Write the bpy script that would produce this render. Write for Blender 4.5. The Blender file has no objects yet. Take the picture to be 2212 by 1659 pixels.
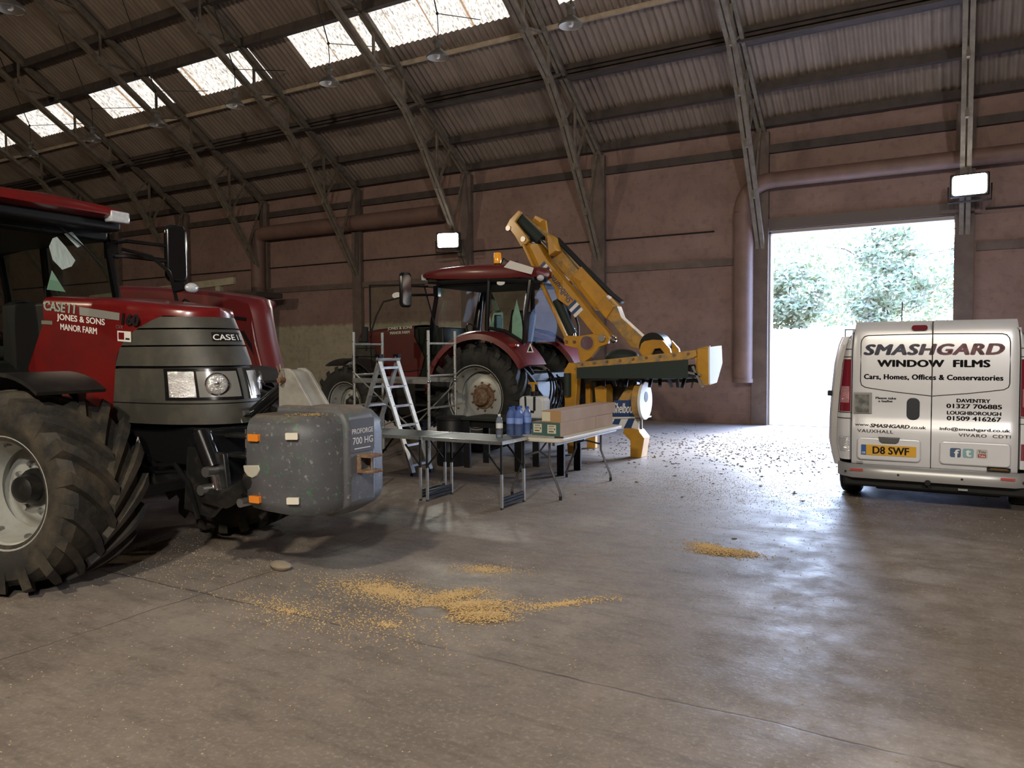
import bpy, bmesh, math, random
from mathutils import Vector as V, Matrix as MX
rnd = random.Random(11)
sc = bpy.context.scene
COL = sc.collection
PI = math.pi
R = math.radians

# ------------------------------------------------------------------ camera
def camera():
    yaw, pit, rol = R(30.08), R(2.54), R(-0.386)
    f = V((-math.sin(yaw), math.cos(yaw), 0)); r = V((math.cos(yaw), math.sin(yaw), 0)); u = V((0, 0, 1))
    f2 = f*math.cos(pit) - u*math.sin(pit); u2 = u*math.cos(pit) + f*math.sin(pit)
    r3 = r*math.cos(rol) + u2*math.sin(rol); u3 = u2*math.cos(rol) - r*math.sin(rol)
    cd = bpy.data.cameras.new('camera'); co = bpy.data.objects.new('camera', cd); COL.objects.link(co)
    cd.sensor_fit = 'HORIZONTAL'; cd.sensor_width = 36; cd.lens = 1662/2212*36; cd.clip_end = 400; cd.clip_start = .05
    m = MX.Identity(4)
    for i in range(3):
        m[i][0], m[i][1], m[i][2] = r3[i], u3[i], -f2[i]
    m[0][3], m[1][3], m[2][3] = 0, 0, 1.62
    co.matrix_world = m
    sc.camera = co
camera()

# ------------------------------------------------------------------ sky, lamps, exposure
sc.view_settings.view_transform = 'Standard'; sc.view_settings.look = 'None'
sc.view_settings.exposure = 0.0; sc.view_settings.gamma = 1; sc.view_settings.use_curve_mapping = False
w = bpy.data.worlds.new('world'); sc.world = w; w.use_nodes = True
nt = w.node_tree; bg = nt.nodes['Background']
sky = nt.nodes.new('ShaderNodeTexSky'); sky.sky_type = 'NISHITA'; sky.sun_disc = False
sky.sun_elevation = R(38); sky.sun_rotation = R(8); sky.air_density = 1.2; sky.dust_density = 3.5; sky.ozone_density = 1.4
nt.links.new(sky.outputs[0], bg.inputs[0]); bg.inputs[1].default_value = 4.9
cool = nt.nodes.new('ShaderNodeMix'); cool.data_type = 'RGBA'; cool.blend_type = 'MULTIPLY'; cool.inputs[0].default_value = 1
cool.inputs[7].default_value = (.62, .83, 1.28, 1); nt.links.new(sky.outputs[0], cool.inputs[6]); nt.links.new(cool.outputs[2], bg.inputs[0])
sc.cycles.caustics_reflective = False; sc.cycles.caustics_refractive = False

def area(name, loc, target, sx, sy, energy, col, portal=False, spread=None):
    l = bpy.data.lights.new(name, 'AREA'); l.shape = 'RECTANGLE'; l.size = sx; l.size_y = sy; l.energy = energy; l.color = col
    if spread: l.spread = spread
    o = bpy.data.objects.new(name, l); COL.objects.link(o)
    d = V(target) - V(loc)
    o.matrix_world = MX.Translation(V(loc)) @ d.to_track_quat('-Z', 'Y').to_matrix().to_4x4()
    if portal: l.cycles.is_portal = True
    return o
area('door_daylight_portal', (-1.75, 17.0, 2.05), (-1.75, 0, 2.05), 3.4, 4.0, 1, (1, 1, 1), portal=True)
# the shed's floodlights: two on the long wall in view, others of the same kind on the wall behind the photographer
WARM = (1.0, .88, .68)
area('floodlight_beam', (-1.0, -3.6, 6.6), (-1.2, 3.6, .0), .45, .3, 540, WARM)
area('floodlight_beam', (3.4, -4.6, 6.4), (-.2, 8.4, 1.0), .45, .3, 640, (1.0, .95, .90))
area('floodlight_beam', (-16.0, -4.6, 6.6), (-16.5, 12.5, 2.2), .45, .3, 430, (1.0, .82, .58))
area('floodlight_beam', (-10.95, 15.75, 4.28), (-8.2, 6.0, 0.0), .40, .28, 110, (1.0, .95, .88))
area('floodlight_beam', (0.16, 15.75, 4.40), (-1.2, 5.0, 0.3), .40, .28, 150, (1.0, .95, .9))

# ------------------------------------------------------------------ mesh building
class MB:
    def __init__(s): s.v = []; s.f = []
    def add(s, vs, fs):
        o = len(s.v); s.v += [tuple(v) for v in vs]; s.f += [tuple(i+o for i in f) for f in fs]; return s
    def box(s, x0, x1, y0, y1, z0, z1):
        vs = [(x, y, z) for x in (x0, x1) for y in (y0, y1) for z in (z0, z1)]
        return s.add(vs, [(0, 1, 3, 2), (4, 6, 7, 5), (0, 4, 5, 1), (2, 3, 7, 6), (0, 2, 6, 4), (1, 5, 7, 3)])
    def cbox(s, c, d): return s.box(c[0]-d[0]/2, c[0]+d[0]/2, c[1]-d[1]/2, c[1]+d[1]/2, c[2]-d[2]/2, c[2]+d[2]/2)
    def bar(s, p0, p1, w, h, up=(0, 0, 1)):
        p0, p1, up = V(p0), V(p1), V(up); d = (p1-p0).normalized()
        if abs(d.dot(up)) > .98: up = V((0, 1, 0)) if abs(d.y) < .9 else V((1, 0, 0))
        a = d.cross(up).normalized()*w/2; b = a.cross(d).normalized()*h/2
        vs = [p+i*a+j*b for p in (p0, p1) for i, j in ((-1, -1), (1, -1), (1, 1), (-1, 1))]
        return s.add(vs, [(3, 2, 1, 0), (4, 5, 6, 7), (0, 1, 5, 4), (1, 2, 6, 5), (2, 3, 7, 6), (3, 0, 4, 7)])
    def tube(s, path, r, n=8, caps=True, closed=False):
        P = [V(p) for p in path]; m = len(P); rr = r if isinstance(r, (list, tuple)) else [r]*m
        t0 = (P[1]-P[0]).normalized(); nx = t0.orthogonal().normalized(); rings = []
        for i in range(m):
            if closed: t = (P[(i+1) % m]-P[i-1]).normalized()
            else: t = (P[min(i+1, m-1)]-P[max(i-1, 0)]).normalized()
            nx = (nx - t*nx.dot(t)).normalized(); by = t.cross(nx)
            k = 1.0
            if 0 < i < m-1:
                a = (P[i]-P[i-1]).normalized(); k = 1/max(.5, math.sqrt(max(.01, (1+a.dot((P[i+1]-P[i]).normalized()))/2)))
            rings.append([P[i] + (nx*math.cos(2*PI*j/n) + by*math.sin(2*PI*j/n))*rr[i]*k for j in range(n)])
        vs = [p for q in rings for p in q]; fs = []
        for i in range(m if closed else m-1):
            a, b = i*n, ((i+1) % m)*n
            for j in range(n): fs.append((a+j, a+(j+1) % n, b+(j+1) % n, b+j))
        if caps and not closed: fs += [tuple(range(n-1, -1, -1)), tuple((m-1)*n+j for j in range(n))]
        return s.add(vs, fs)
    def cyl(s, p0, p1, r, n=16, r1=None): return s.tube([p0, p1], [r, r if r1 is None else r1], n)
    def lathe(s, prof, o=(0, 0, 0), axis='z', n=24, a0=0, a1=2*PI, cap=False):
        full = abs(a1-a0-2*PI) < 1e-6; k = n if full else n+1; vs = []
        for i in range(k):
            a = a0+(a1-a0)*i/n; c, q = math.cos(a), math.sin(a)
            for r, h in prof:
                p = {'z': (r*c, r*q, h), 'y': (r*c, h, r*q), 'x': (h, r*c, r*q)}[axis]
                vs.append((p[0]+o[0], p[1]+o[1], p[2]+o[2]))
        m = len(prof); fs = []
        for i in range(n):
            b = ((i+1) % k)*m
            for j in range(m-1): fs.append((i*m+j, b+j, b+j+1, i*m+j+1))
        if cap and not full:
            fs += [tuple(range(m)), tuple((k-1)*m+j for j in range(m-1, -1, -1))]
        return s.add(vs, fs)
    def prism(s, poly, c0, c1, plane='xz'):
        def P(a, b, c): return {'xz': (a, c, b), 'xy': (a, b, c), 'yz': (c, a, b)}[plane]
        m = len(poly); vs = [P(a, b, c0) for a, b in poly]+[P(a, b, c1) for a, b in poly]
        fs = [tuple(range(m-1, -1, -1)), tuple(range(m, 2*m))]
        return s.add(vs, fs+[(i, (i+1) % m, m+(i+1) % m, m+i) for i in range(m)])
    def grid(s, rows):
        n = len(rows[0]); vs = [p for r in rows for p in r]
        return s.add(vs, [(i*n+j, i*n+j+1, (i+1)*n+j+1, (i+1)*n+j) for i in range(len(rows)-1) for j in range(n-1)])
    def ball(s, c, r, nu=12, nv=8):
        if not isinstance(r, (list, tuple)): r = (r, r, r)
        prof = [(math.sin(PI*j/nv), -math.cos(PI*j/nv)) for j in range(nv+1)]
        vs = []
        for i in range(nu):
            a = 2*PI*i/nu
            for q, h in prof: vs.append((c[0]+r[0]*q*math.cos(a), c[1]+r[1]*q*math.sin(a), c[2]+r[2]*h))
        m = nv+1
        return s.add(vs, [(i*m+j, ((i+1) % nu)*m+j, ((i+1) % nu)*m+j+1, i*m+j+1) for i in range(nu) for j in range(nv)])
    def move(s, mat):
        s.v = [tuple(mat @ V(v)) for v in s.v]; return s
    def build(s, name, m, parent=None, bevel=0, smooth=35, solid=0, fix=True, seg=2):
        me = bpy.data.meshes.new(name); me.from_pydata(s.v, [], s.f)
        if fix:
            b = bmesh.new(); b.from_mesh(me); bmesh.ops.remove_doubles(b, verts=b.verts, dist=1e-5)
            bmesh.ops.recalc_face_normals(b, faces=b.faces); b.to_mesh(me); b.free()
        if smooth:
            me.polygons.foreach_set('use_smooth', [True]*len(me.polygons)); me.set_sharp_from_angle(angle=R(smooth))
        me.materials.append(m)
        o = bpy.data.objects.new(name, me); COL.objects.link(o)
        if parent: o.parent = parent
        if solid: q = o.modifiers.new('solid', 'SOLIDIFY'); q.thickness = solid; q.offset = 0
        if bevel: q = o.modifiers.new('bevel', 'BEVEL'); q.width = bevel; q.segments = seg; q.limit_method = 'ANGLE'; q.angle_limit = R(40)
        return o

def tag(o, label=None, cat=None, group=None, kind=None):
    if label: o['label'] = label
    if cat: o['category'] = cat
    if group: o['group'] = group
    if kind: o['kind'] = kind
    return o
def thing(name, label, cat, loc=(0, 0, 0), rz=0, group=None):
    o = bpy.data.objects.new(name, None); COL.objects.link(o); o.empty_display_size = .1
    o.location = loc; o.rotation_euler = (0, 0, rz)
    return tag(o, label, cat, group)
KIDS = {}
def copy_tree(o, parent=None):
    c = o.copy(); COL.objects.link(c)
    if parent: c.parent = parent
    for ch in [q for q in COL.objects if q.parent == o]: copy_tree(ch, c)
    return c
def struct(o): o['kind'] = 'structure'; return o

def text(name, body, m, parent, org, xd, yd, w, h, shear=0, bold=0, ext=.001, space=1.0):
    """lettering lying on a surface: org is the lower left corner, xd / yd its directions, w x h its size"""
    c = bpy.data.curves.new(name, 'FONT'); c.body = body; c.size = 1; c.shear = shear; c.space_character = space
    c.resolution_u = 3
    o = bpy.data.objects.new(name, c); COL.objects.link(o)
    dg = bpy.context.evaluated_depsgraph_get(); me = bpy.data.meshes.new_from_object(o.evaluated_get(dg))
    COL.objects.unlink(o); bpy.data.objects.remove(o)
    xs = [v.co.x for v in me.vertices]; ys = [v.co.y for v in me.vertices]
    x0, x1, y0, y1 = min(xs), max(xs), min(ys), max(ys)
    org, xd, yd = V(org), V(xd).normalized(), V(yd).normalized(); nd = xd.cross(yd)
    for v in me.vertices:
        v.co = org + xd*((v.co.x-x0)/(x1-x0)*w) + yd*((v.co.y-y0)/(y1-y0)*h)
    if bold:
        k = bold*.9*h; base = [tuple(v.co) for v in me.vertices]; pol = [tuple(q.vertices) for q in me.polygons]; vs, fs = [], []
        for i, (a, b) in enumerate(((0, 0), (1, 0), (-1, 0), (.5, .6), (-.5, .6), (.5, -.6), (-.5, -.6))):
            vs += [tuple(V(q) + xd*a*k + yd*b*k*.7 + nd*i*4e-6) for q in base]; fs += [tuple(j+i*len(base) for j in q) for q in pol]
        bpy.data.meshes.remove(me); me = bpy.data.meshes.new(name); me.from_pydata(vs, [], fs)
    me.name = name; me.materials.clear(); me.materials.append(m)
    o = bpy.data.objects.new(name, me); COL.objects.link(o)
    if parent: o.parent = parent
    return o

def rrect(x0, x1, y0, y1, r, n=5):
    out = []
    for cx, cy, a in ((x1-r, y1-r, 0), (x0+r, y1-r, 90), (x0+r, y0+r, 180), (x1-r, y0+r, 270)):
        out += [(cx+r*math.cos(R(a+90*i/n)), cy+r*math.sin(R(a+90*i/n))) for i in range(n+1)]
    return out

# ------------------------------------------------------------------ materials
def mat(name, col, rough=.5, metal=0, col2=None, nscale=6, lo=.4, hi=.65, bump=0, bscale=40, emit=None, estr=0, coat=0, spec=.5, trans=0, detail=5, stretch=None, rough2=None):
    m = bpy.data.materials.new(name); m.use_nodes = True; t = m.node_tree; p = t.nodes['Principled BSDF']
    p.inputs['Base Color'].default_value = (*col, 1); p.inputs['Roughness'].default_value = rough; p.inputs['Metallic'].default_value = metal
    p.inputs['Coat Weight'].default_value = coat; p.inputs['Specular IOR Level'].default_value = spec
    p.inputs['Coat Roughness'].default_value = .15
    if trans: p.inputs['Transmission Weight'].default_value = trans
    tc = None
    def co():
        nonlocal tc
        if tc is None:
            tc = t.nodes.new('ShaderNodeTexCoord').outputs['Object']
            if stretch:
                mp = t.nodes.new('ShaderNodeMapping'); mp.inputs['Scale'].default_value = stretch
                t.links.new(tc, mp.inputs[0]); tc = mp.outputs[0]
        return tc
    if col2:
        n = t.nodes.new('ShaderNodeTexNoise'); n.inputs['Scale'].default_value = nscale; n.inputs['Detail'].default_value = detail
        n.inputs['Roughness'].default_value = .62
        t.links.new(co(), n.inputs['Vector'])
        r = t.nodes.new('ShaderNodeValToRGB'); r.color_ramp.elements[0].position = lo; r.color_ramp.elements[1].position = hi
        r.color_ramp.elements[0].color = (*col, 1); r.color_ramp.elements[1].color = (*col2, 1)
        t.links.new(n.outputs[0], r.inputs[0]); t.links.new(r.outputs[0], p.inputs['Base Color'])
        if rough2 is not None:
            q = t.nodes.new('ShaderNodeMapRange'); q.inputs[1].default_value = lo; q.inputs[2].default_value = hi
            q.inputs[3].default_value = rough; q.inputs[4].default_value = rough2
            t.links.new(n.outputs[0], q.inputs[0]); t.links.new(q.outputs[0], p.inputs['Roughness'])
    if bump:
        n = t.nodes.new('ShaderNodeTexNoise'); n.inputs['Scale'].default_value = bscale; n.inputs['Detail'].default_value = 4
        t.links.new(co(), n.inputs['Vector'])
        b = t.nodes.new('ShaderNodeBump'); b.inputs['Strength'].default_value = bump; b.inputs['Distance'].default_value = .01
        t.links.new(n.outputs[0], b.inputs['Height']); t.links.new(b.outputs[0], p.inputs['Normal'])
    if emit: p.inputs['Emission Color'].default_value = (*emit, 1); p.inputs['Emission Strength'].default_value = estr
    return m
def glass(name, tint, gl=.12, rough=.03):
    m = bpy.data.materials.new(name); m.use_nodes = True; t = m.node_tree; t.nodes.clear()
    out = t.nodes.new('ShaderNodeOutputMaterial'); mx = t.nodes.new('ShaderNodeMixShader')
    tr = t.nodes.new('ShaderNodeBsdfTransparent'); tr.inputs[0].default_value = (*tint, 1)
    g = t.nodes.new('ShaderNodeBsdfGlossy'); g.inputs['Roughness'].default_value = rough
    lw = t.nodes.new('ShaderNodeLayerWeight'); lw.inputs[0].default_value = gl
    t.links.new(lw.outputs['Fresnel'], mx.inputs[0]); t.links.new(tr.outputs[0], mx.inputs[1]); t.links.new(g.outputs[0], mx.inputs[2])
    t.links.new(mx.outputs[0], out.inputs[0]); return m

def clear_plastic(name, tint, col, fac):
    m = glass(name, tint, .25, .08); t = m.node_tree; out = [n for n in t.nodes if n.type == 'OUTPUT_MATERIAL'][0]
    src = out.inputs[0].links[0].from_socket; mx = t.nodes.new('ShaderNodeMixShader'); mx.inputs[0].default_value = fac
    d = t.nodes.new('ShaderNodeBsdfTranslucent'); d.inputs[0].default_value = (*col, 1); d2 = t.nodes.new('ShaderNodeBsdfDiffuse'); d2.inputs[0].default_value = (*col, 1)
    ad = t.nodes.new('ShaderNodeMixShader'); ad.inputs[0].default_value = .5; t.links.new(d.outputs[0], ad.inputs[1]); t.links.new(d2.outputs[0], ad.inputs[2])
    t.links.new(src, mx.inputs[1]); t.links.new(ad.outputs[0], mx.inputs[2]); t.links.new(mx.outputs[0], out.inputs[0]); return m

RED = mat('tractor_red', (.165, .007, .007), .28, col2=(.12, .008, .008), nscale=4, coat=.5)
RED2 = mat('tractor_red_dusty', (.145, .011, .013), .42, col2=(.115, .018, .018), nscale=3, coat=.2)
GREY = mat('grille_grey', (.046, .044, .037), .55, col2=(.078, .070, .052), nscale=9, lo=.45, hi=.8)
BLACK = mat('black_plastic', (.010, .010, .010), .5, spec=.3)
BLACKG = mat('black_gloss', (.008, .008, .009), .16, coat=.3)
IRON = mat('black_iron', (.010, .010, .010), .42, col2=(.035, .03, .024), nscale=14, lo=.5, hi=.8)
RUBBER = mat('tyre_rubber', (.020, .019, .017), .72, col2=(.085, .068, .045), nscale=5, lo=.42, hi=.72, bump=.25, bscale=60)
RUBBERC = mat('tyre_rubber_clean', (.016, .017, .016), .68, col2=(.045, .042, .034), nscale=5, lo=.45, hi=.75)
RIM = mat('rim_silver', (.46, .47, .44), .38, .15, col2=(.36, .34, .29), nscale=5, lo=.45, hi=.75)
RUST = mat('rusty_steel', (.16, .075, .035), .7, .2, col2=(.30, .22, .15), nscale=18)
CHROME = mat('chrome', (.75, .75, .76), .12, 1)
STEEL = mat('dull_steel', (.42, .42, .42), .34, .9)
ALU = mat('aluminium', (.62, .63, .62), .32, .85, col2=(.45, .46, .45), nscale=8)
ALUD = mat('aluminium_dusty', (.50, .51, .49), .45, .55, col2=(.40, .40, .37), nscale=12)
GLASS = glass('cab_glass', (.86, .91, .87), .10)
LENS = mat('lamp_lens', (.80, .82, .84), .08, .75, bump=.9, bscale=90)
LENSW = mat('clear_lens', (.62, .66, .70), .08, .1, coat=1, col2=(.80, .83, .86), nscale=30)
WHITE = mat('white_paint', (.72, .72, .70), .5)
WHITEL = mat('white_lettering', (.80, .78, .74), .5)
BLACKL = mat('black_lettering', (.010, .010, .012), .6, spec=.15)
SILVL = mat('silver_lettering', (.50, .52, .50), .25, .7)
# ------------------------------------------------------------------ special surface materials
def node_mat(name):
    m = bpy.data.materials.new(name); m.use_nodes = True; t = m.node_tree
    return m, t, t.nodes['Principled BSDF'], t.links.new
def N(t, kind, **kw):
    n = t.nodes.new('ShaderNode'+kind)
    for k, v in kw.items():
        if k == 'op': n.operation = v
        elif k.startswith('i'): n.inputs[int(k[1:])].default_value = v
        else: setattr(n, k, v)
    return n
def math_(t, op, a, b=None, c=None, clamp=False):
    n = t.nodes.new('ShaderNodeMath'); n.operation = op; n.use_clamp = clamp
    for i, v in enumerate((a, b, c)):
        if v is None: continue
        if isinstance(v, (int, float)): n.inputs[i].default_value = v
        else: t.links.new(v, n.inputs[i])
    return n.outputs[0]
def ramp(t, fac, stops):
    r = t.nodes.new('ShaderNodeValToRGB'); e = r.color_ramp.elements
    while len(e) < len(stops): e.new(.5)
    for q, (p, c) in zip(e, stops): q.position = p; q.color = (*c, 1) if len(c) == 3 else c
    t.links.new(fac, r.inputs[0]); return r.outputs[0]
def mixc(t, fac, a, b, blend='MIX'):
    n = t.nodes.new('ShaderNodeMix'); n.data_type = 'RGBA'; n.blend_type = blend
    for sock, v in ((n.inputs[0], fac), (n.inputs[6], a), (n.inputs[7], b)):
        if isinstance(v, (int, float)): sock.default_value = v
        elif isinstance(v, tuple): sock.default_value = (*v, 1)
        else: t.links.new(v, sock)
    return n.outputs[2]
def noise(t, vec, scale, detail=5, rough=.6):
    n = t.nodes.new('ShaderNodeTexNoise'); n.inputs['Scale'].default_value = scale; n.inputs['Detail'].default_value = detail
    n.inputs['Roughness'].default_value = rough; t.links.new(vec, n.inputs['Vector']); return n.outputs[0]

def floor_material():
    m, t, p, ln = node_mat('concrete_floor')
    co = t.nodes.new('ShaderNodeTexCoord').outputs['Object']; s = N(t, 'SeparateXYZ'); ln(co, s.inputs[0])
    n1 = noise(t, co, .55, 6, .65); n2 = noise(t, co, 3.2, 6, .7); n3 = noise(t, co, 42, 4, .7); n4 = noise(t, co, 1.3, 3)
    base = ramp(t, n1, [(.32, (.180, .150, .124)), (.52, (.262, .216, .180)), (.7, (.345, .292, .246))])
    c = mixc(t, ramp(t, n2, [(.42, (0, 0, 0)), (.72, (.6, .6, .6))]), base, (.135, .113, .094))
    c = mixc(t, ramp(t, n3, [(.52, (0, 0, 0)), (.70, (.7, .7, .7))]), c, (.40, .35, .29))
    mp = N(t, 'Mapping'); mp.inputs['Scale'].default_value = (1.2, 5, 1); mp.inputs['Rotation'].default_value = (0, 0, .5); ln(co, mp.inputs[0])
    n5 = noise(t, mp.outputs[0], 1.6, 6, .75); n6 = noise(t, co, 14, 5, .7)
    c = mixc(t, ramp(t, n5, [(.50, (0, 0, 0)), (.68, (.55, .55, .55))]), c, (.11, .088, .07))
    c = mixc(t, ramp(t, n6, [(.56, (0, 0, 0)), (.72, (.6, .6, .6))]), c, (.12, .095, .075))
    wob = math_(t, 'MULTIPLY', math_(t, 'SUBTRACT', noise(t, co, 2.1, 5), .5), .10)
    ms = None
    for sock, v, wd in ((1, 3.37, .011), (1, 10.70, .016), (1, 10.13, .012), (0, -4.36, .008), (1, -2.2, .01), (0, 3.4, .01), (1, 6.9, .005)):
        d = math_(t, 'ABSOLUTE', math_(t, 'ADD', math_(t, 'SUBTRACT', s.outputs[sock], v), wob if wd < .012 else math_(t, 'MULTIPLY', wob, .4)))
        k = math_(t, 'SUBTRACT', 1.0, math_(t, 'DIVIDE', d, wd), clamp=True)
        ms = k if ms is None else math_(t, 'MAXIMUM', ms, k)
    ms = math_(t, 'MULTIPLY', ms, ramp(t, n4, [(.38, (.25, .25, .25)), (.55, (1, 1, 1))]))
    c = mixc(t, ms, c, (.055, .042, .032))
    ln(c, p.inputs['Base Color'])
    rg = N(t, 'MapRange', i1=.35, i2=.7, i3=.44, i4=.70); ln(n2, rg.inputs[0]); ln(rg.outputs[0], p.inputs['Roughness'])
    b = N(t, 'Bump'); b.inputs['Strength'].default_value = .35; b.inputs['Distance'].default_value = .012
    h = math_(t, 'SUBTRACT', math_(t, 'ADD', math_(t, 'MULTIPLY', n3, .5), n2), math_(t, 'MULTIPLY', ms, 1.5)); ln(h, b.inputs['Height']); ln(b.outputs[0], p.inputs['Normal'])
    return m
def block_material(name, axis):
    """painted concrete blocks: red-brown paint, a bare grey-cream dado on the tractor end"""
    m, t, p, ln = node_mat(name)
    co = t.nodes.new('ShaderNodeTexCoord').outputs['Object']; s = N(t, 'SeparateXYZ'); ln(co, s.inputs[0])
    cb = N(t, 'CombineXYZ'); ln(s.outputs[axis], cb.inputs[0]); ln(s.outputs[2], cb.inputs[1])
    br = N(t, 'TexBrick'); br.inputs['Scale'].default_value = 1; br.inputs['Brick Width'].default_value = .45; br.inputs['Row Height'].default_value = .225
    br.inputs['Mortar Size'].default_value = .006; br.inputs['Mortar Smooth'].default_value = .3; br.inputs['Bias'].default_value = -.1
    br.inputs['Color1'].default_value = (.92, .92, .92, 1); br.inputs['Color2'].default_value = (1.10, 1.07, 1.02, 1); br.inputs['Mortar'].default_value = (1.22, 1.28, 1.28, 1)
    ln(cb.outputs[0], br.inputs['Vector'])
    n1 = noise(t, co, .9, 5); n2 = noise(t, co, 7, 4)
    paint = ramp(t, n1, [(.3, (.205, .132, .112)), (.55, (.255, .166, .142)), (.75, (.285, .195, .17))])
    grey = ramp(t, n1, [(.3, (.34, .30, .22)), (.7, (.43, .39, .30))])
    edge = math_(t, 'ADD', s.outputs[2], math_(t, 'MULTIPLY', math_(t, 'SUBTRACT', n2, .5), .12))
    low = math_(t, 'SUBTRACT', 1.0, math_(t, 'MULTIPLY', math_(t, 'SUBTRACT', edge, 2.33), 12.0), clamp=True)
    left = math_(t, 'MULTIPLY', math_(t, 'SUBTRACT', math_(t, 'ADD', -10.6, math_(t, 'MULTIPLY', math_(t, 'SUBTRACT', n1, .5), 1.5)), s.outputs[0]), 1.5, clamp=True)
    c = mixc(t, math_(t, 'MULTIPLY', low, left) if axis == 0 else 0.0, paint, grey)
    c = mixc(t, .55, c, mixc(t, 1.0, c, br.outputs[0], 'MULTIPLY'))
    dk = ramp(t, n2, [(.5, (0, 0, 0)), (.8, (.5, .5, .5))]); c = mixc(t, dk, c, (.11, .07, .055))
    ln(c, p.inputs['Base Color']); p.inputs['Roughness'].default_value = .85
    b = N(t, 'Bump'); b.inputs['Strength'].default_value = .5; b.inputs['Distance'].default_value = .01
    ln(math_(t, 'SUBTRACT', math_(t, 'MULTIPLY', n2, .4), br.outputs['Fac']), b.inputs['Height']); ln(b.outputs[0], p.inputs['Normal'])
    return m
def sheet_material():
    m, t, p, ln = node_mat('fibre_cement_sheet')
    co = t.nodes.new('ShaderNodeTexCoord').outputs['Object']
    mp = N(t, 'Mapping'); mp.inputs['Scale'].default_value = (9, .8, .8); ln(co, mp.inputs[0])
    n1 = noise(t, co, .8, 5); n2 = noise(t, mp.outputs[0], 1.0, 5, .7)
    c = ramp(t, n1, [(.3, (.20, .155, .125)), (.7, (.275, .22, .182))])
    c = mixc(t, ramp(t, n2, [(.45, (0, 0, 0)), (.7, (.65, .65, .65))]), c, (.13, .10, .08))
    ln(c, p.inputs['Base Color']); p.inputs['Roughness'].default_value = .9
    return m
def skylight_material():
    m, t, p, ln = node_mat('daylit_translucent_sheet')
    co = t.nodes.new('ShaderNodeTexCoord').outputs['Object']
    mp = N(t, 'Mapping'); mp.inputs['Scale'].default_value = (34, 9, 9); ln(co, mp.inputs[0])
    n = noise(t, mp.outputs[0], 1.0, 6, .75); s = N(t, 'SeparateXYZ'); ln(co, s.inputs[0])
    grime = ramp(t, n, [(.36, (1.0, .99, .96)), (.50, (.72, .69, .64)), (.62, (.22, .19, .16))])
    # lap joints every 0.92 m collect brown dirt
    lap = math_(t, 'ABSOLUTE', math_(t, 'SUBTRACT', math_(t, 'FRACT', math_(t, 'DIVIDE', s.outputs[0], .925)), .5))
    lapm = math_(t, 'SUBTRACT', 1.0, math_(t, 'MULTIPLY', lap, 26), clamp=True)
    c = mixc(t, lapm, grime, (.22, .11, .035))
    ln(c, p.inputs['Base Color']); ln(c, p.inputs['Emission Color']); p.inputs['Emission Strength'].default_value = 1.25
    return m
FLOORM = floor_material(); BLOCK = block_material('painted_blockwork', 0); BLOCKE = block_material('painted_blockwork_gable', 1)
SHEET = sheet_material(); SKYL = skylight_material()
CONC = mat('dusty_cream_steel', (.175, .150, .118), .75, col2=(.105, .085, .066), nscale=7, lo=.42, hi=.7)
BEAM = mat('dark_beam', (.070, .052, .046), .8, col2=(.045, .036, .030), nscale=4)
COLM = mat('concrete_stanchion', (.115, .085, .072), .85, col2=(.16, .12, .10), nscale=3)
DUCT = mat('brown_duct', (.185, .110, .088), .6, col2=(.14, .085, .066), nscale=2.5)
DOORM = mat('door_frame_dark', (.10, .075, .068), .6)

# ------------------------------------------------------------------ floor and walls
YW = 16.74; X0, X1, YB = -41.0, 12.0, -6.2; EZ = 6.22; SL = .655
RIDGE = (16.9+YB)/2
def rz_(y): return EZ + SL*(16.9-y) if y > RIDGE else EZ + SL*(y-(YB-.16))
struct(MB().box(X0, X1, YB-.2, YW+.2, -.15, 0).build('floor', FLOORM, smooth=0))
DX0, DX1, DZ = -3.46, -.03, 4.03
wb = MB(); T = .24
wb.box(X0, DX0, YW, YW+T, 0, EZ).box(DX1, X1, YW, YW+T, 0, EZ).box(DX0, DX1, YW, YW+T, DZ, EZ)
struct(wb.build('wall_back', BLOCK, smooth=0))
struct(MB().box(X0, X1, YB-T, YB, 0, EZ).build('wall_front', BLOCK, smooth=0))
def gable(x): return [(YB-T, 0), (YW+T, 0), (YW+T, EZ), (RIDGE, rz_(RIDGE)), (YB-T, EZ)]
struct(MB().prism(gable(0), X0-T, X0, 'yz').build('wall_left', BLOCKE, smooth=0))
struct(MB().prism(gable(0), X1, X1+T, 'yz').build('wall_right', BLOCKE, smooth=0))

# ------------------------------------------------------------------ corrugated roof, rooflights
NV = V((0, SL, 1)).normalized()
def corr(mb, xa, xb, ya, yb, per=8, lift=0, pitch=.146, amp=.026):
    n = max(4, int(round((xb-xa)/pitch*per))); ra, rb = [], []
    for i in range(n+1):
        x = xa+(xb-xa)*i/n; d = amp*math.cos(2*PI*x/pitch) + lift
        ra.append((x, ya+NV.y*d, rz_(ya)+NV.z*d)); rb.append((x, yb+NV.y*d, rz_(yb)+NV.z*d))
    mb.grid([ra, rb])
SKX = [(-28.6, -25.9), (-24.8, -22.4), (-21.1, -18.3), (-17.3, -14.63), (-13.45, -7.89), (-6.84, -3.9), (-2.9, -.2), (.8, 3.5)]
rb_ = MB(); ys = [16.99, 16.0, 15.0, 13.80]
for a, b in zip(ys, ys[1:]): corr(rb_, X0-.3, X1+.3, a, b-.12, lift=-.012+.004*ys.index(a))
cur = X0-.3
for a, b in SKX: corr(rb_, cur, a+.03, 13.90, 12.78, lift=.012); cur = b-.03
corr(rb_, cur, X1+.3, 13.90, 12.78, lift=.012)
ys = [12.93, 11.8, 10.6, 9.3, 7.6, RIDGE]
for a, b in zip(ys, ys[1:]): corr(rb_, X0-.3, X1+.3, a, max(RIDGE, b-.12), per=8, lift=.022+.008*ys.index(a))
rr = []
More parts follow.
